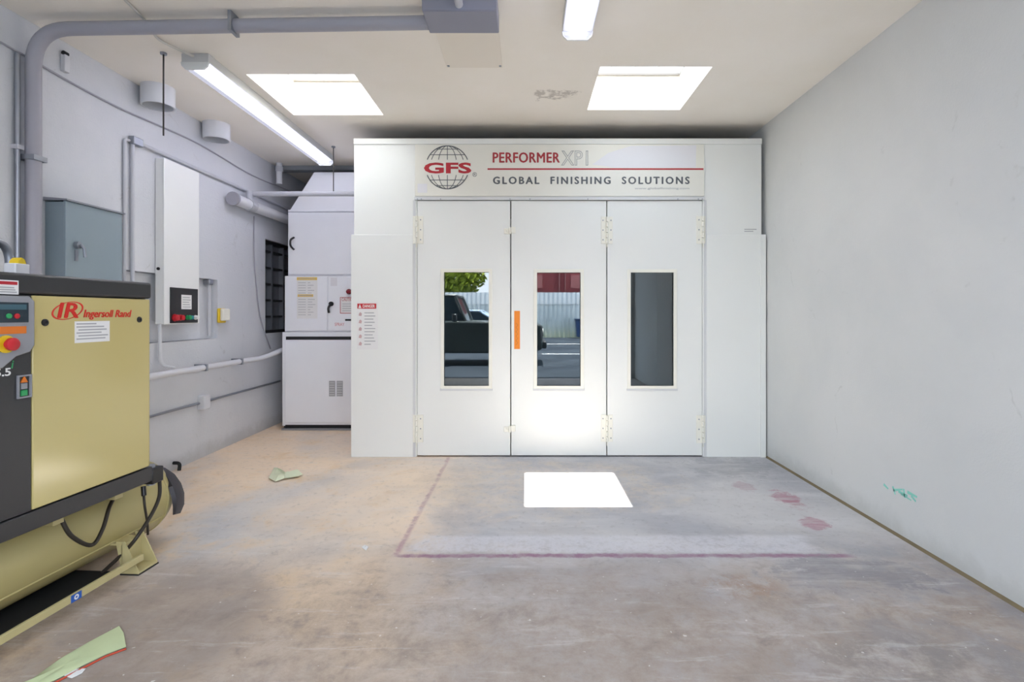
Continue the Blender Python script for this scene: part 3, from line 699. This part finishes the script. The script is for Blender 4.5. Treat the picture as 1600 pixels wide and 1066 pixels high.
# ------------------------------------------------------------------ left wall electrics
t = thing('disconnect_box', 'grey hinged electrical box on the left wall behind the compressor', 'electrical box', (XL, 3.40, 1.4))
MB().box(XL, -2.825, 3.186, 3.62, 1.22, EYE+0.685).build('box_body', M['greybox'], t, bevel=0.004)
MB().box(-2.825, -2.808, 3.182, 3.628, 1.215, EYE+0.69).build('box_door', M['greybox'], t, bevel=0.004)
MB().prism([(XL, EYE+0.69), (-2.795, EYE+0.69), (-2.795, EYE+0.700), (XL, EYE+0.712)], 'y', 3.175, 3.64).build('drip_lid', M['steel'], t)
hy = F*2.808/(CX-119); hz = EYE+(CY-383)*hy/F
MB().cyl((-2.808, hy, hz), (-2.785, hy, hz), 0.022, 14).tube([(-2.78, hy, hz+0.005), (-2.77, hy+0.015, hz-0.02), (-2.77, hy+0.022, hz-0.075)], 0.009, 8).build('handle', M['steel'], t)
MB().box(-2.808, -2.804, hy-0.012, hy+0.012, hz-0.10, hz-0.03).build('handle_plate', M['steel'], t)

t = thing('electrical_enclosure', 'tall narrow white control panel on the left wall with black button plate', 'control panel', (XL, 4.34, 1.2))
PX = -2.862
MB().box(XL+0.002, PX-0.012, 4.13, 4.565, EYE-0.085, EYE+1.232).build('panel_body', M['white'], t, bevel=0.005)
MB().box(PX-0.012, PX, 4.125, 4.57, EYE-0.088, EYE+1.235).build('panel_door', M['white'], t, bevel=0.006)
def sidey(px, x): return F*(-x)/(CX-px)
y0, y1 = sidey(265, PX), sidey(308, PX)
z0, z1 = EYE+(CY-505)*4.30/F, EYE+(CY-449)*4.20/F
bpl = MB().box(PX, PX+0.008, y0, y1, z0, z1).build('button_plate', M['blackp'], t, bevel=0.003)
MB().box(PX+0.008, PX+0.010, y0+0.13, y0+0.26, z0+0.115, z0+0.235).build('display', M['paper'], bpl)
dp = MB()
for k in range(5): dp.box(PX+0.010, PX+0.0106, y0+0.145, y0+0.245-0.01*(k%3), z0+0.130+0.02*k, z0+0.137+0.02*k)
dp.build('display_print', M['lgrey'], bpl)
for k, (dy, mt, r) in enumerate(((0.045,'red',0.026), (0.115,'red',0.022), (0.205,'green',0.018), (0.235,'teal',0.018), (0.31,'paper',0.017))):
    MB().lathe((PX+0.008, y0+dy, z0+0.045), (1,0,0), [(0,r*1.15),(0.008,r*1.15),(0.008,r),(0.03,r*0.95),(0.033,0)], 16).build('push_button', M[mt], bpl)
MB().cyl((XL+0.03, 4.122, EYE+(CY-420)*4.13/F), (XL+0.03, 4.132, EYE+(CY-420)*4.13/F), 0.012, 12).build('knockout_plug', M['dark'], t)

def pipe(label, pts, r, mt, brad=0.06, straps=(), n=12, name='conduit_pipe'):
    t = thing(name, label, 'pipe', pts[0]); MB().tube(bend(pts, brad), r, n).build('pipe_run', M[mt], t)
    for (x0,x1,y0,y1,z0,z1) in straps: MB().box(x0,x1,y0,y1,z0,z1).build('pipe_strap', M['steel'], t)
    return t
zz = EYE+0.440*2.92
t = pipe('conduit turning at a corner fitting and running high along the left wall', [(-2.92, 3.87, 1.30), (-2.92, 3.87, zz), (-2.92, 6.6, zz)], 0.014, 'conduit', 0.05)
MB().box(-2.938, -2.895, 3.85, 3.95, zz-0.03, zz+0.03).build('corner_fitting', M['steel'], t, bevel=0.006)
pipe('second conduit rising beside the corner conduit on the left wall', [(-2.925, 3.80, 1.30), (-2.925, 3.80, zz-0.01), (-2.925, 3.846, zz-0.01)], 0.010, 'conduit', 0.03)
pipe('thin conduit crossing from the left wall to the booth on a hanging rod', [(-2.82, 5.4, 2.546), (-1.572, 5.4, 2.546)], 0.026, 'conduit')
t = pipe('thick white drain pipe along the left wall above the barred window', [(-2.86, 5.10, 2.43), (-2.86, 7.2, 2.43)], 0.055, 'pvc', n=20)
MB().cyl((-2.86, 5.36, 2.43), (-2.86, 5.46, 2.43), 0.064, 20).build('coupling', M['conduit'], t)
MB().cyl((-2.86, 5.4, 2.43), (-2.86, 5.4, 2.575), 0.034, 16).build('tee_branch', M['conduit'], t)
MB().cyl((-2.86, 5.08, 2.43), (-2.86, 5.11, 2.43), 0.066, 20).build('pipe_cap', M['pipe'], t)
zz = EYE-0.168*2.86
pipe('white pipe at knee height along the left wall, rising into the lower cabinet', [(-2.86, 3.3, zz), (-2.86, 5.35, zz), (-2.82, 5.62, zz+0.005), (-2.775, 5.98, 0.90)], 0.026, 'pvc', 0.15, [(-2.94,-2.83,4.62,4.645,zz-0.03,zz+0.03), (-2.94,-2.83,5.20,5.225,zz-0.03,zz+0.03)], 16)
zz = EYE-0.275*2.92
t = pipe('thin conduit low on the left wall with a small white box', [(-2.925, 3.3, zz), (-2.925, 6.2, zz)], 0.011, 'steel', 0.03)
yb_ = sidey(320, -2.90); MB().box(XL, -2.875, yb_-0.045, yb_+0.045, zz-0.06, zz+0.065).build('junction_box', M['pvc'], t, bevel=0.006)
pipe('short conduit dropping from the white control panel to the long white pipe', [(-2.905, sidey(250,-2.905), EYE-0.085), (-2.905, sidey(250,-2.905), 0.90), (-2.88, sidey(250,-2.905)+0.13, 0.862)], 0.014, 'pvc', 0.07)
t = pipe('thin conduit dropping down inside the wall recess right of the control panel', [(-2.955, 4.86, 1.60), (-2.955, 4.86, 1.10)], 0.013, 'conduit')
MB().box(-2.995, -2.93, 4.83, 4.89, 1.575, 1.625).build('elbow_fitting', M['steel'], t, bevel=0.008)
hw = [at(398, 338, 5.62), at(400, 400, 5.62), at(402, 440, 5.66), at(408, 495, 5.75), at(424, 545, 5.98)]
for p in hw: p.x = max(p.x, -2.93); p.x = -2.93
tag(MB().tube(spline(hw, 6), 0.006, 8).build('hanging_wire', M['pipe'], base=hw[0]), 'thin wire hanging loosely down the left wall before the barred window', 'cable')
ys = sidey(351, -2.90)
t = thing('emergency_horn', 'small yellow and white signal box on the left wall', 'signal box', (XL, ys, EYE-0.02))
MB().box(XL, -2.915, ys-0.066, ys+0.060, EYE-0.090, EYE+0.050).build('back_shell', M['yel'], t, bevel=0.012)
MB().box(-2.915, -2.875, ys-0.056, ys+0.056, EYE-0.070, EYE+0.046).build('front_cover', M['cream'], t, bevel=0.012)
hk = onfloor(277, 735); hk.x = -2.90
tag(MB().tube(bend([(XL, hk.y, 0.06), (-2.885, hk.y, 0.06), (-2.885, hk.y-0.01, 0.0)], 0.03), 0.014, 10).build('pipe_elbow', M['dark'], base=hk), 'short dark bent pipe end at the foot of the left wall', 'pipe')

# ------------------------------------------------------------------ air compressor on its tank
FX = -1.95
ac = thing('air_compressor', 'large sand-yellow and black air compressor standing on a horizontal tank', 'air compressor', (FX, 2.35, 0))
ac.rotation_euler = (0, 0, math.radians(-3.3))
YAW = math.radians(-3.3); PV = (FX, 2.35)          # the machine stands slightly askew: turned about its front face
def ly(px, x):                                    # local y (before the turn) of a picture column on the plane at local x, and its depth
    c, sn = math.cos(YAW), -math.sin(YAW); k = (px-CX)/F; dx = x-PV[0]
    t = (k*(PV[1]-dx*sn)-PV[0]-dx*c)/(sn-k*c)
    return PV[1]+t, PV[1]-dx*sn+t*c
def fy(px): return ly(px, FX)[0]
def fz(px, py): return EYE+(CY-py)*ly(px, FX)[1]/F
ZB0, ZB1, ZP1, ZTOP = 0.443, 0.518, 1.383, 1.465
YN, YE = 1.15, fy(235)
TX, TZ, TR = -2.30, 0.25, 0.215
MB().box(-2.66, FX-0.012, YN, YE-0.012, ZB1, ZP1).build('cabinet_body', M['black'], ac, bevel=0.006)
MB().box(-2.67, FX+0.004, YN-0.01, YE+0.006, ZP1, ZTOP).build('top_cover', M['black'], ac, bevel=0.012)
MB().box(-2.67, FX+0.003, YN-0.01, YE+0.01, ZB0, ZB1).build('base_frame', M['black'], ac, bevel=0.004)
yp = MB().box(FX-0.012, FX, fy(51), fy(233), ZB1+0.006, ZP1-0.004).build('side_panel', M['yellow'], ac, bevel=0.004)
MB().box(-2.64, FX-0.002, YE-0.012, YE, ZB1+0.006, ZP1-0.004).build('end_panel', M['yellow'], ac, bevel=0.005)
fpan = MB().box(FX-0.012, FX-0.001, YN, fy(49.5), ZB1+0.004, ZP1-0.003).build('control_panel', M['black'], ac, bevel=0.003)
for px, py in ((70,504),(217.5,499.5)): MB().lathe((FX, fy(px), fz(px,py)), (1,0,0), [(0,0.015),(0.004,0.014),(0.006,0.008),(0.003,0.007),(0.003,0)], 16).build('panel_latch', M['blackp'], yp)
# red oval logo and lettering
lm = MB(); yc, zc2 = fy(106), fz(106, 485.5)
for a0, a1 in ((75, 285), (-108, 102)):
    up_ = a0 == 75
    pts = []
    for k in range(33):
        a = math.radians(a0+(a1-a0)*k/32); wv = 0.001+0.006*math.sin(PI*k/32)**1.2
        cxx = 0.074*math.cos(a); czz = 0.036*math.sin(a)
        tl_ = math.radians(14); u = cxx*math.cos(tl_)-czz*math.sin(tl_); v = cxx*math.sin(tl_)+czz*math.cos(tl_)
        pts.append((u, v, wv))
    if not up_: pts = pts[:]
    n_ = len(pts); quad = [( [yc+u, zc2+v], wv) for u, v, wv in pts]
    for (A, wa), (B, wb) in zip(quad, quad[1:]):
        def off(P, wv):
            d = Vector((P[0]-yc, P[1]-zc2)); l = d.length; d = d/l; return (P[0]-d.x*wv, P[1]-d.y*wv)
        lm.prism([tuple(A), tuple(B), off(B, wb), off(A, wa)], 'x', FX, FX+0.0015)
    lm.bm.normal_update()
lm.build('logo_oval', M['redlogo'], yp, smooth=False)
text('logo_lettering', 'IR', (FX, fy(90), fz(105, 496.5)), SIDE, fy(121.5)-fy(90), 0.062, M['redlogo'], yp, shear=0.18, thick=0.0032)
text('maker_lettering', 'Ingersoll Rand', (FX, fy(130.5), fz(165,499.3)), SIDE, fy(205)-fy(130.5), 0.044, M['redlogo'], yp, shear=0.25, thick=0.0012)
lab = MB().box(FX, FX+0.0015, fy(116.5), fy(171), fz(140, 535), fz(140, 502)).build('data_label', M['paper'], yp); lab['label'] = 'white data label'
dpm = MB()
for k, (a, b) in enumerate(((119,150),(119,162),(122,166),(119,158),(122,168),(119,164))):
    zq = fz(140, 506+k*4.6); dpm.box(FX+0.0015, FX+0.0021, fy(a), fy(b), zq-0.003, zq+0.003)
dpm.build('data_print', M['lgrey'], yp)
# control bezel, display, buttons
yb0, yb1 = 1.74, fy(48)
bz0, bz1 = EYE-0.155, EYE+0.068
prof = [(yb0, bz1), (yb1-0.02, bz1), (yb1, bz1-0.02), (yb1, bz0+0.03), (yb1-0.018, bz0+0.004), (yb1-0.07, bz0-0.01), (yb1-0.12, bz0-0.05), (yb0, bz0-0.05)]
bzl = MB().prism(prof, 'x', FX-0.001, FX+0.018).build('control_bezel', M['bezel'], fpan, bevel=0.004)
XB = FX+0.018
MB().box(XB, XB+0.004, 1.80, fy(37), fz(20,504), fz(20,472.5)).build('display_screen', M['screen'], fpan, bevel=0.002)
MB().box(XB+0.004, XB+0.0048, 1.82, fy(33), fz(20,484), fz(20,476)).build('screen_readout', mat('lcd', '#3d5f6b', 0.2), fpan)
for px, mt in ((5, 'green'), (17.5, 'red')):
    MB().lathe((XB+0.004, fy(px), fz(px, 494)), (1,0,0), [(0,0.010),(0.004,0.010),(0.006,0.007),(0.006,0)], 16).build('button', M[mt], fpan)
MB().box(XB, XB+0.0015, 1.82, fy(34), fz(20,521.5), fz(20,510)).build('orange_strip', M['orange2'], fpan)
MB().cyl((XB, fy(1), fz(1,538)), (XB+0.006, fy(1), fz(1,538)), 0.033, 24).build('stop_surround', M['yel'], fpan)
MB().lathe((XB+0.006, fy(3), fz(3,538)), (1,0,0), [(0,0.016),(0.012,0.016),(0.012,0.024),(0.024,0.024),(0.028,0.018),(0.028,0)], 20).build('stop_button', M['red'], fpan)
text('rating_lettering', '5.5', (FX-0.001, fy(-8), fz(8,588)), SIDE, fy(17)-fy(-8), 0.030, M['paper'], fpan, bold=0.02)
text('suffix_lettering', 'i', (FX-0.001, fy(17.5), fz(18,576)), SIDE, 0.010, 0.030, M['green'], fpan, bold=0.02, shear=0.2)
iw = MB().ring('x', fy(26), fy(48), fz(37,622), fz(37,586), 0.006, FX-0.001, FX+0.006).build('indicator_frame', M['bezel'], fpan)
yc_ = (fy(26)+fy(48))/2
for k, mt in enumerate(('orange2', 'bezel', 'green')):
    zq = fz(37, 593+k*10.5)
    if k == 0: MB().prism([(yc_-0.014, zq-0.012), (yc_+0.014, zq-0.012), (yc_, zq+0.014)], 'x', FX-0.001, FX+0.003).build('indicator', M[mt], fpan, smooth=False)
    else: MB().box(FX-0.001, FX+0.003, yc_-0.012, yc_+0.012, zq-0.011, zq+0.011).build('indicator', M[mt], fpan)
wl_ = MB().box(FX+0.004, FX+0.0055, 1.78, fy(27), fz(14,460), fz(14,438)).build('warning_label', M['paper'], ac)
MB().box(FX+0.0055, FX+0.0062, 1.79, fy(25), fz(14,445), fz(14,440)).build('label_header', M['signred'], wl_)
wp = MB()
for k in range(3): wp.box(FX+0.0055, FX+0.006, 1.80, fy(20+2*k), fz(14,449.5+3.5*k)-0.0025, fz(14,449.5+3.5*k)+0.0025)
wp.build('label_print', M['lgrey'], wl_)
# tank, saddles, feet, rail
R_ = TR; prof = []
Y0, Y1 = 0.85, 2.98
for k in range(9): a = PI/2*k/8; prof.append((Y0-0.16*math.cos(a)-0.0, R_*math.sin(a)))
for k in range(9): a = PI/2*(1-k/8); prof.append((Y1+0.16*math.cos(a), R_*math.sin(a)))
tk = MB().lathe((TX, 0, TZ), (0,1,0), prof, 48).build('air_tank', M['tank'], ac)
for yw in (Y0, Y1): MB().lathe((TX, yw, TZ), (0,1,0), [(-0.008,R_-0.002),(-0.004,R_+0.004),(0.004,R_+0.004),(0.008,R_-0.002)], 48).build('weld_seam', M['tank'], tk)
a = math.radians(-28); MB().tube([(TX+(R_+0.001)*math.cos(a), Y0, TZ+(R_+0.001)*math.sin(a)), (TX+(R_+0.001)*math.cos(a), Y1, TZ+(R_+0.001)*math.sin(a))], 0.005, 6).build('weld_seam', M['tank'], tk)
for pxs in (92, 186):
    ys_ = ly(pxs, FX-0.06)[0]
    MB().box(TX-0.10, FX-0.06, ys_-0.025, ys_+0.025, ZB0-0.045, ZB0).build('saddle_block', M['rail'], ac, bevel=0.003)
MB().box(TX-0.10, FX-0.10, 1.0, 1.06, ZB0-0.045, ZB0).build('saddle_block', M['rail'], ac, bevel=0.003)
for yy in (0.98, fy(231)):
    for s in (1, -1):
        xo = TX+s*0.352; xi = TX+s*0.262; ft = MB()
        ft.box(min(xo, xi), max(xo, xi), yy-0.062, yy+0.062, 0.006, 0.016)
        ft.box(min(xi, xi+s*0.006), max(xi, xi+s*0.006), yy-0.062, yy+0.062, 0.016, 0.150)
        ft.box(min(xi, xi-s*0.10), max(xi, xi-s*0.10), yy-0.05, yy+0.05, 0.140, 0.150)
        for y2 in (yy-0.062, yy+0.057): ft.prism([(xi, 0.016), (xo, 0.016), (xi+s*0.016, 0.165), (xi-s*0.03, 0.165)], 'y', y2, y2+0.005)
        ft.build('foot', M['rail'], ac, smooth=False)
        MB().box(min(xo, xi)-0.004, max(xo, xi)+0.004, yy-0.066, yy+0.066, 0.0, 0.006).build('rubber_pad', M['rubber'], ac)
MB().box(TX-0.30, FX-0.14, 0.9, 2.60, 0.0, 0.020).build('under_tank_shade', M['rubber'], ac, bevel=0.004)  # dark slab added to deepen the shade beneath the tank
rl = MB().box(FX-0.012, FX+0.004, 0.9, fy(224), 0.062, 0.094).build('side_rail', M['rail'], ac, bevel=0.003)
z_ = fy(117); bs_ = MB().box(FX+0.004, FX+0.0052, fy(109.5), fy(126), 0.062, 0.094).build('sticker', M['blue'], rl)
MB().lathe((FX+0.0052, (fy(109.5)+fy(126))/2, 0.078), (1,0,0), [(0,0.011),(0.0006,0.011),(0.0006,0.005),(0,0.005)], 20).build('sticker_print', M['paper'], rl)
# hoses
def hose(pts, r, nm='hose'): MB().tube(spline(pts, 8), r, 10).build(nm, M['cable'], ac)
xh = FX-0.03
def fh(px, py, x): y, d = ly(px, x); return Vector((x, y, EYE+(CY-py)*d/F))
hose([fh(96,812,-2.03), fh(112,838,-2.01), fh(143,852,-2.01), fh(160,828,-2.02), fh(170,795,-2.05), fh(176,782,-2.08)], 0.009)
hose([fh(249,748,-2.02), fh(249,775,-1.99), fh(238,802,-1.98), fh(215,838,-1.98), fh(195,862,-2.03), fh(160,895,-2.12)], 0.009)
hose([fh(224,762,-2.04), fh(226,790,-2.0), fh(230,815,-2.03), fh(231,835,-2.09)], 0.006)
MB().cyl(fh(224,760,-2.03), fh(225,775,-2.02), 0.012, 10).build('hose_fitting', M['blackp'], ac)
MB().box(FX-0.10, FX+0.006, YE+0.008, YE+0.085, ZB0-0.02, ZB1-0.015).build('outlet_bracket', M['blackp'], ac, bevel=0.006)
MB().cyl((FX-0.03, YE+0.04, ZB0-0.03), (FX-0.03, YE+0.04, ZB1), 0.02, 12).build('outlet_valve', M['steel'], ac)
MB().tube(bend([(FX-0.10, YE+0.05, ZB0+0.03), (FX-0.10, YE+0.17, ZB0+0.03), (FX-0.30, YE+0.22, ZB0+0.03)], 0.06), 0.016, 12).build('outlet_pipe', M['rail'], ac)
# black plastic sheet curling over the tank end
rows = []
near = ((236,731),(246,738),(256,748),(263,762),(268,778),(270,792),(270,805)); far = ((240,727),(258,731),(273,741),(283,755),(288,770),(288,788),(282,802))
for j in range(4):
    t_ = j/3; row = []
    for k, (A, B) in enumerate(zip(near, far)):
        xa = TX+0.235*math.cos(math.radians(75-15*k)); px_ = A[0]+(B[0]-A[0])*t_; py_ = A[1]+(B[1]-A[1])*t_
        p = fh(px_, py_, xa+0.02*math.sin(PI*t_)+0.006*math.sin(k*2.3+j*1.9)); row.append((p.x, p.y, p.z))
    rows.append(row)
sh = MB().sheet(rows, 0.006); sh.build('plastic_sheet', mat('black_plastic_sheet', '#37343a', 0.5, bump=0.3, bscale=20), ac)
# outlet things on top of the compressor
t = thing('outlet_box', 'small white box with a yellow cap standing on the compressor top', 'outlet box', (-2.2, 2.2, ZTOP))
yo = 2.05; 
def th(px, py, x): y = F*(-x)/(CX-px); return Vector((x, y, EYE+(CY-py)*y/F))
a_ = th(24, 428, -2.15); b_ = th(47, 428, -2.15)
MB().box(-2.20, -2.15, a_.y, b_.y, ZTOP, EYE+(CY-411)*a_.y/F).build('box_body', M['pvc'], t, bevel=0.004)
c_ = EYE+(CY-411)*a_.y/F
MB().prism([(a_.y+0.018, c_), (b_.y-0.012, c_), (b_.y-0.018, c_+0.018), (a_.y+0.034, c_+0.026), (a_.y+0.02, c_+0.012)], 'x', -2.195, -2.155).build('cap', M['yel'], t)
t = thing('flexible_hose', 'grey flexible conduit arching onto the compressor top at the left edge', 'hose', (-2.3, 2.05, ZTOP))
MB().tube(spline([th(-30,400,-2.4), th(-12,378,-2.4), th(4,382,-2.4), th(14,400,-2.4), Vector((-2.4, th(16,420,-2.4).y, ZTOP))], 6), 0.018, 12).build('hose_run', M['steel'], t)
MB().cyl((-2.4, th(16,420,-2.4).y, ZTOP), (-2.4, th(16,420,-2.4).y, ZTOP+0.035), 0.026, 14).build('hose_fitting', M['greybox'], t)

# ------------------------------------------------------------------ litter on the floor
def floor_sheet(poly, h, crumple, nm, label, mt, cat, edge=None):
    P = [onfloor(x, y, 0.0) for x, y in poly]; c = sum(P, Vector())/len(P)
    t = thing(nm, label, cat, (c.x, c.y, 0))
    bm_ = MB(); rings = []
    for s in (1.0, 0.7, 0.35):
        rings.append([bm_.bm.verts.new((c.x+(p.x-c.x)*s, c.y+(p.y-c.y)*s, 0.003+h*(1 if s < 1 else 0.4)*random.random()*crumple)) for p in P])
    cv = bm_.bm.verts.new((c.x, c.y, 0.003+h*0.6)); n = len(P)
    fs = []
    for a, b in zip(rings, rings[1:]):
        for k in range(n): fs.append(bm_.bm.faces.new((a[k], a[(k+1)%n], b[(k+1)%n], b[k])))
    for k in range(n): fs.append(bm_.bm.faces.new((rings[-1][k], rings[-1][(k+1)%n], cv)))
    bmesh.ops.recalc_face_normals(bm_.bm, faces=fs); bmesh.ops.solidify(bm_.bm, geom=fs, thickness=0.0015)
    bm_.build('sheet', M[mt], t)
    if edge:
        E = [onfloor(x, y, 0.004) for x, y in edge]; MB().tube(E, 0.0035, 6).build('adhesive_edge', M['rededge'], t)
    return t
floor_sheet([(186,980),(193,990),(197,1013),(165,1024),(128,1043),(84,1066),(40,1082),(-10,1110),(-20,1098),(52,1062),(95,1030),(140,1004)], 0.012, 1.0, 'masking_paper', 'pale green strip of masking paper on the floor at lower left', 'greenpaper', 'paper', [(197,1014),(165,1026),(128,1045),(84,1068),(40,1085)])
floor_sheet([(420,750),(428,733),(436,741),(446,746),(458,744),(473,743),(466,748),(444,751),(430,754)], 0.04, 1.3, 'paper_scrap', 'crumpled pale green paper scrap on the floor left of the booth', 'palepaper', 'paper')
floor_sheet([(565,857),(570,853),(576,856),(572,862)], 0.01, 1.0, 'paper_scrap', 'tiny white scrap on the floor before the patched concrete', 'paper', 'paper')
floor_sheet([(100,1058),(112,1048),(134,1047),(128,1054),(112,1062)], 0.004, 1.0, 'paper_scrap', 'small white scrap beside the green masking paper', 'paper', 'paper')

# ------------------------------------------------------------------ outside the garage door (seen mirrored in the booth windows)
asph = NG('asphalt', 0.95); asph.b.inputs['Specular IOR Level'].default_value = 0.1; na = asph.noise(0.5, 6); nb = asph.noise(40, 4)
M['asphalt'] = asph.done(asph.mix(asph.step(na, 0.35, 0.7), '#30363e', '#3f464e'), nb, 0.3, 0.01)
struct(MB().box(-30, 30, -45, YF, -0.14, -0.02).build('ground', M['asphalt'], base=(0,0,0)), 'grey asphalt yard outside the open garage door', 'ground')
def fence_mat():
    g = NG('weathered_sheet', 0.5); n = g.noise(1.2, 5); c = g.mix(g.step(n, 0.3, 0.7), '#c9d2d3', '#e0e6e6')
    c = g.mix(g.mul(g.sub(1.0, g.step(g.add(g.z, g.mul(n, 0.5)), 0.2, 1.3)), 0.55), c, '#a3a85a'); return g.done(c)
M['fence'] = fence_mat(); M['fence2'] = mat('pale_sheet', '#e6eaec', 0.5, var=0.05)
FY = -19.3
t = thing('corrugated_fence', 'tall pale corrugated metal fence across the yard', 'fence', (0, FY, 0))
def corr(z0, z1, yoff, nm, mt):
    a = [];
    for k in range(0, 481):
        x = -12+k*0.05; a.append((x, FY+yoff+0.03*math.sin(2*PI*x/0.25)))
    rows = [[(x, y, z0) for x, y in a], [(x, y, z1) for x, y in a]]
    MB().sheet(rows, 0.004).build(nm, M[mt], t)
corr(-0.02, 1.90, 0, 'lower_sheet', 'fence'); corr(1.82, 2.47, 0.06, 'upper_sheet', 'fence2')
for x in (-9, -6, -3, 0, 3, 6, 9): MB().box(x-0.04, x+0.04, FY-0.14, FY-0.05, -0.02, 2.5).build('fence_post', M['steel'], t)
t = thing('red_building', 'dark red building behind the corrugated fence', 'building', (5, -26, 0))
MB().box(-0.6, 12, -32, -25.5, -0.02, 7).build('wall', mat('red_wall', '#8c3a3c', 0.7, var=0.12, vscale=0.7), t)
for x in (0.1, 3.0): MB().box(x, x+1.0, -25.5, -25.46, 3.0, 3.9).build('wall_panel', mat('pink_panel', '#b06a68', 0.6), t)
for x in (2.2, 2.6): MB().box(x, x+0.06, -25.5, -25.40, 2.5, 6.5).build('downpipe', mat('pink_pipe', '#a06866', 0.6), t)
M['leaf'] = mat('tree_leaves', '#a3b13c', 0.6, var=0.35, vscale=1.2); M['bark'] = mat('bark', '#5a4a3a', 0.9)
for (tx, ty, hh, rad, lab) in ((-4.6, -23.5, 3.9, 2.0, 'leafy yellow-green tree behind the fence at left'), (-1.45, -24.0, 3.6, 0.75, 'smaller leafy tree behind the fence near the red building')):
    t = thing('yard_tree', lab, 'tree', (tx, ty, 0))
    MB().tube([(tx, ty, -0.05), (tx+0.1, ty, 1.5), (tx, ty+0.1, hh-rad*0.2)], 0.16, 10, r1=0.07).build('trunk', M['bark'], t)
    lf = MB()
    for k in range(2600):
        d = Vector((random.gauss(0,1), random.gauss(0,1), random.gauss(0,1))).normalized()*rad*(0.55+0.5*random.random())
        p = Vector((tx, ty, hh))+Vector((d.x, d.y*0.8, d.z*0.85)); u = Vector((random.uniform(-1,1), random.uniform(-1,1), random.uniform(-1,1))).normalized()*0.20
        v = u.orthogonal()  .normalized()*0.11; q = [lf.bm.verts.new(p-u), lf.bm.verts.new(p+v), lf.bm.verts.new(p+u), lf.bm.verts.new(p-v)]; lf.bm.faces.new(q)
    o = lf.build('foliage', M['leaf'], t, smooth=False); o['kind'] = 'stuff'
t = thing('waste_bin', 'dark blue wheeled bin standing before the fence', 'bin', (3.0, FY+0.8, 0))
MB().prism([(2.72, 0.05), (3.28, 0.05), (3.36, 0.95), (2.64, 0.95)], 'y', FY+0.5, FY+1.1).build('bin_body', mat('navy_plastic', '#1c3e70', 0.4), t, bevel=0.03)
MB().box(2.60, 3.40, FY+0.45, FY+1.15, 0.95, 1.03).build('bin_lid', mat('navy_lid', '#173258', 0.4), t, bevel=0.02)
t = thing('parking_line', 'worn white painted parking line nearest the garage', 'parking line', (1.5, -8, -0.02))
MB().box(0.5, 2.4, -7.6, -7.45, -0.022, -0.015).build('painted_stripe', M['paper'], t)
t = thing('parking_line', 'worn white painted parking line in the middle of the yard', 'parking line', (1.5, -13, -0.02))
MB().box(0.9, 2.6, -13.2, -13.0, -0.022, -0.015).build('painted_stripe', M['paper'], t)

def car(name, label, cat, xf, yc, body, top, paint, rw, width=1.8, flip=1):
    # xf: front bumper x, car points to +x; body / top: side profiles (distance behind the front, height)
    t = thing(name, label, cat, (xf-2, yc, -0.02)); y0, y1 = yc-width/2, yc+width/2
    B = [(xf-a, b) for a, b in body]; MB().prism(B, 'y', y0, y1).build('body', paint, t, bevel=0.06, seg=3)
    T = [(xf-a, b) for a, b in top]
    MB().prism(T, 'y', y0+0.10, y1-0.10).build('greenhouse', mat('dark_tinted_glass', '#2a3338', 0.06), t, bevel=0.04)
    zt = max(b for a, b in top); xs2 = [a for a, b in T if b > zt-0.03]
    MB().box(min(xs2)-0.04, max(xs2)+0.04, y0+0.08, y1-0.08, zt-0.02, zt+0.05).build('roof', paint, t, bevel=0.03)
    for k in range(4):
        (ax, az) = T[-1] if k == 0 else T[0]
    for s in (y0+0.09, y1-0.09):
        for (P0, P1) in ((T[0], T[1]), (T[-1], T[-2])): MB().tube([(P0[0], s, P0[1]), (P1[0], s, P1[1])], 0.045, 8).build('pillar', paint, t)
    for dx in (0.85, 3.35):
        for s in (y0+0.12, y1-0.12):
            wv = MB().lathe((xf-dx, s-0.11, rw-0.02), (0,1,0), [(0,rw*0.55),(0,rw*0.92),(0.03,rw),(0.19,rw),(0.22,rw*0.92),(0.22,rw*0.55)], 28).build('wheel', M['rubber'], t)
            MB().lathe((xf-dx, s-0.09, rw-0.02), (0,1,0), [(0,0),(0.0,rw*0.56),(0.18,rw*0.56),(0.18,0)], 20).build('rim', M['steel'], wv)
    for s in (y0, y1):
        sg_ = -1 if s == y0 else 1; xm = T[0][0]-0.25
        MB().box(xm-0.06, xm+0.06, min(s+sg_*0.02, s+sg_*0.24), max(s+sg_*0.02, s+sg_*0.24), T[0][1]+0.02, T[0][1]+0.22).build('mirror', M['blackp'], t, bevel=0.03)
    for s in (y0+0.25, y1-0.25): MB().cyl((xf-0.05, s, 0.82), (xf+0.02, s, 0.82), 0.10, 16).build('headlight', M['paper'], t)
    MB().box(xf-0.02, xf+0.10, y0+0.05, y1-0.05, 0.42, 0.60).build('bumper', M['blackp'], t, bevel=0.03)
car('parked_suv', 'dark boxy off-road car parked outside the garage door', 'car', 0.42, -4.5,
    [(0,0.40),(0,1.0),(0.2,1.07),(1.9,1.12),(4.1,1.14),(4.15,0.4),(3.8,0.30),(0.3,0.30)], [(1.95,1.08),(2.22,1.74),(4.0,1.74),(4.1,1.08)], mat('dark_green_paint', '#2c3130', 0.25), 0.40)
car('parked_sedan', 'pale blue saloon car parked farther out by the fence', 'car', 0.1, -12.5,
    [(0,0.45),(0.05,0.78),(1.2,0.95),(4.2,0.98),(4.3,0.6),(4.1,0.3),(0.2,0.3)], [(1.2,0.92),(1.95,1.38),(3.2,1.40),(3.95,0.95)], mat('pale_blue_paint', '#b7cbe0', 0.25), 0.32)
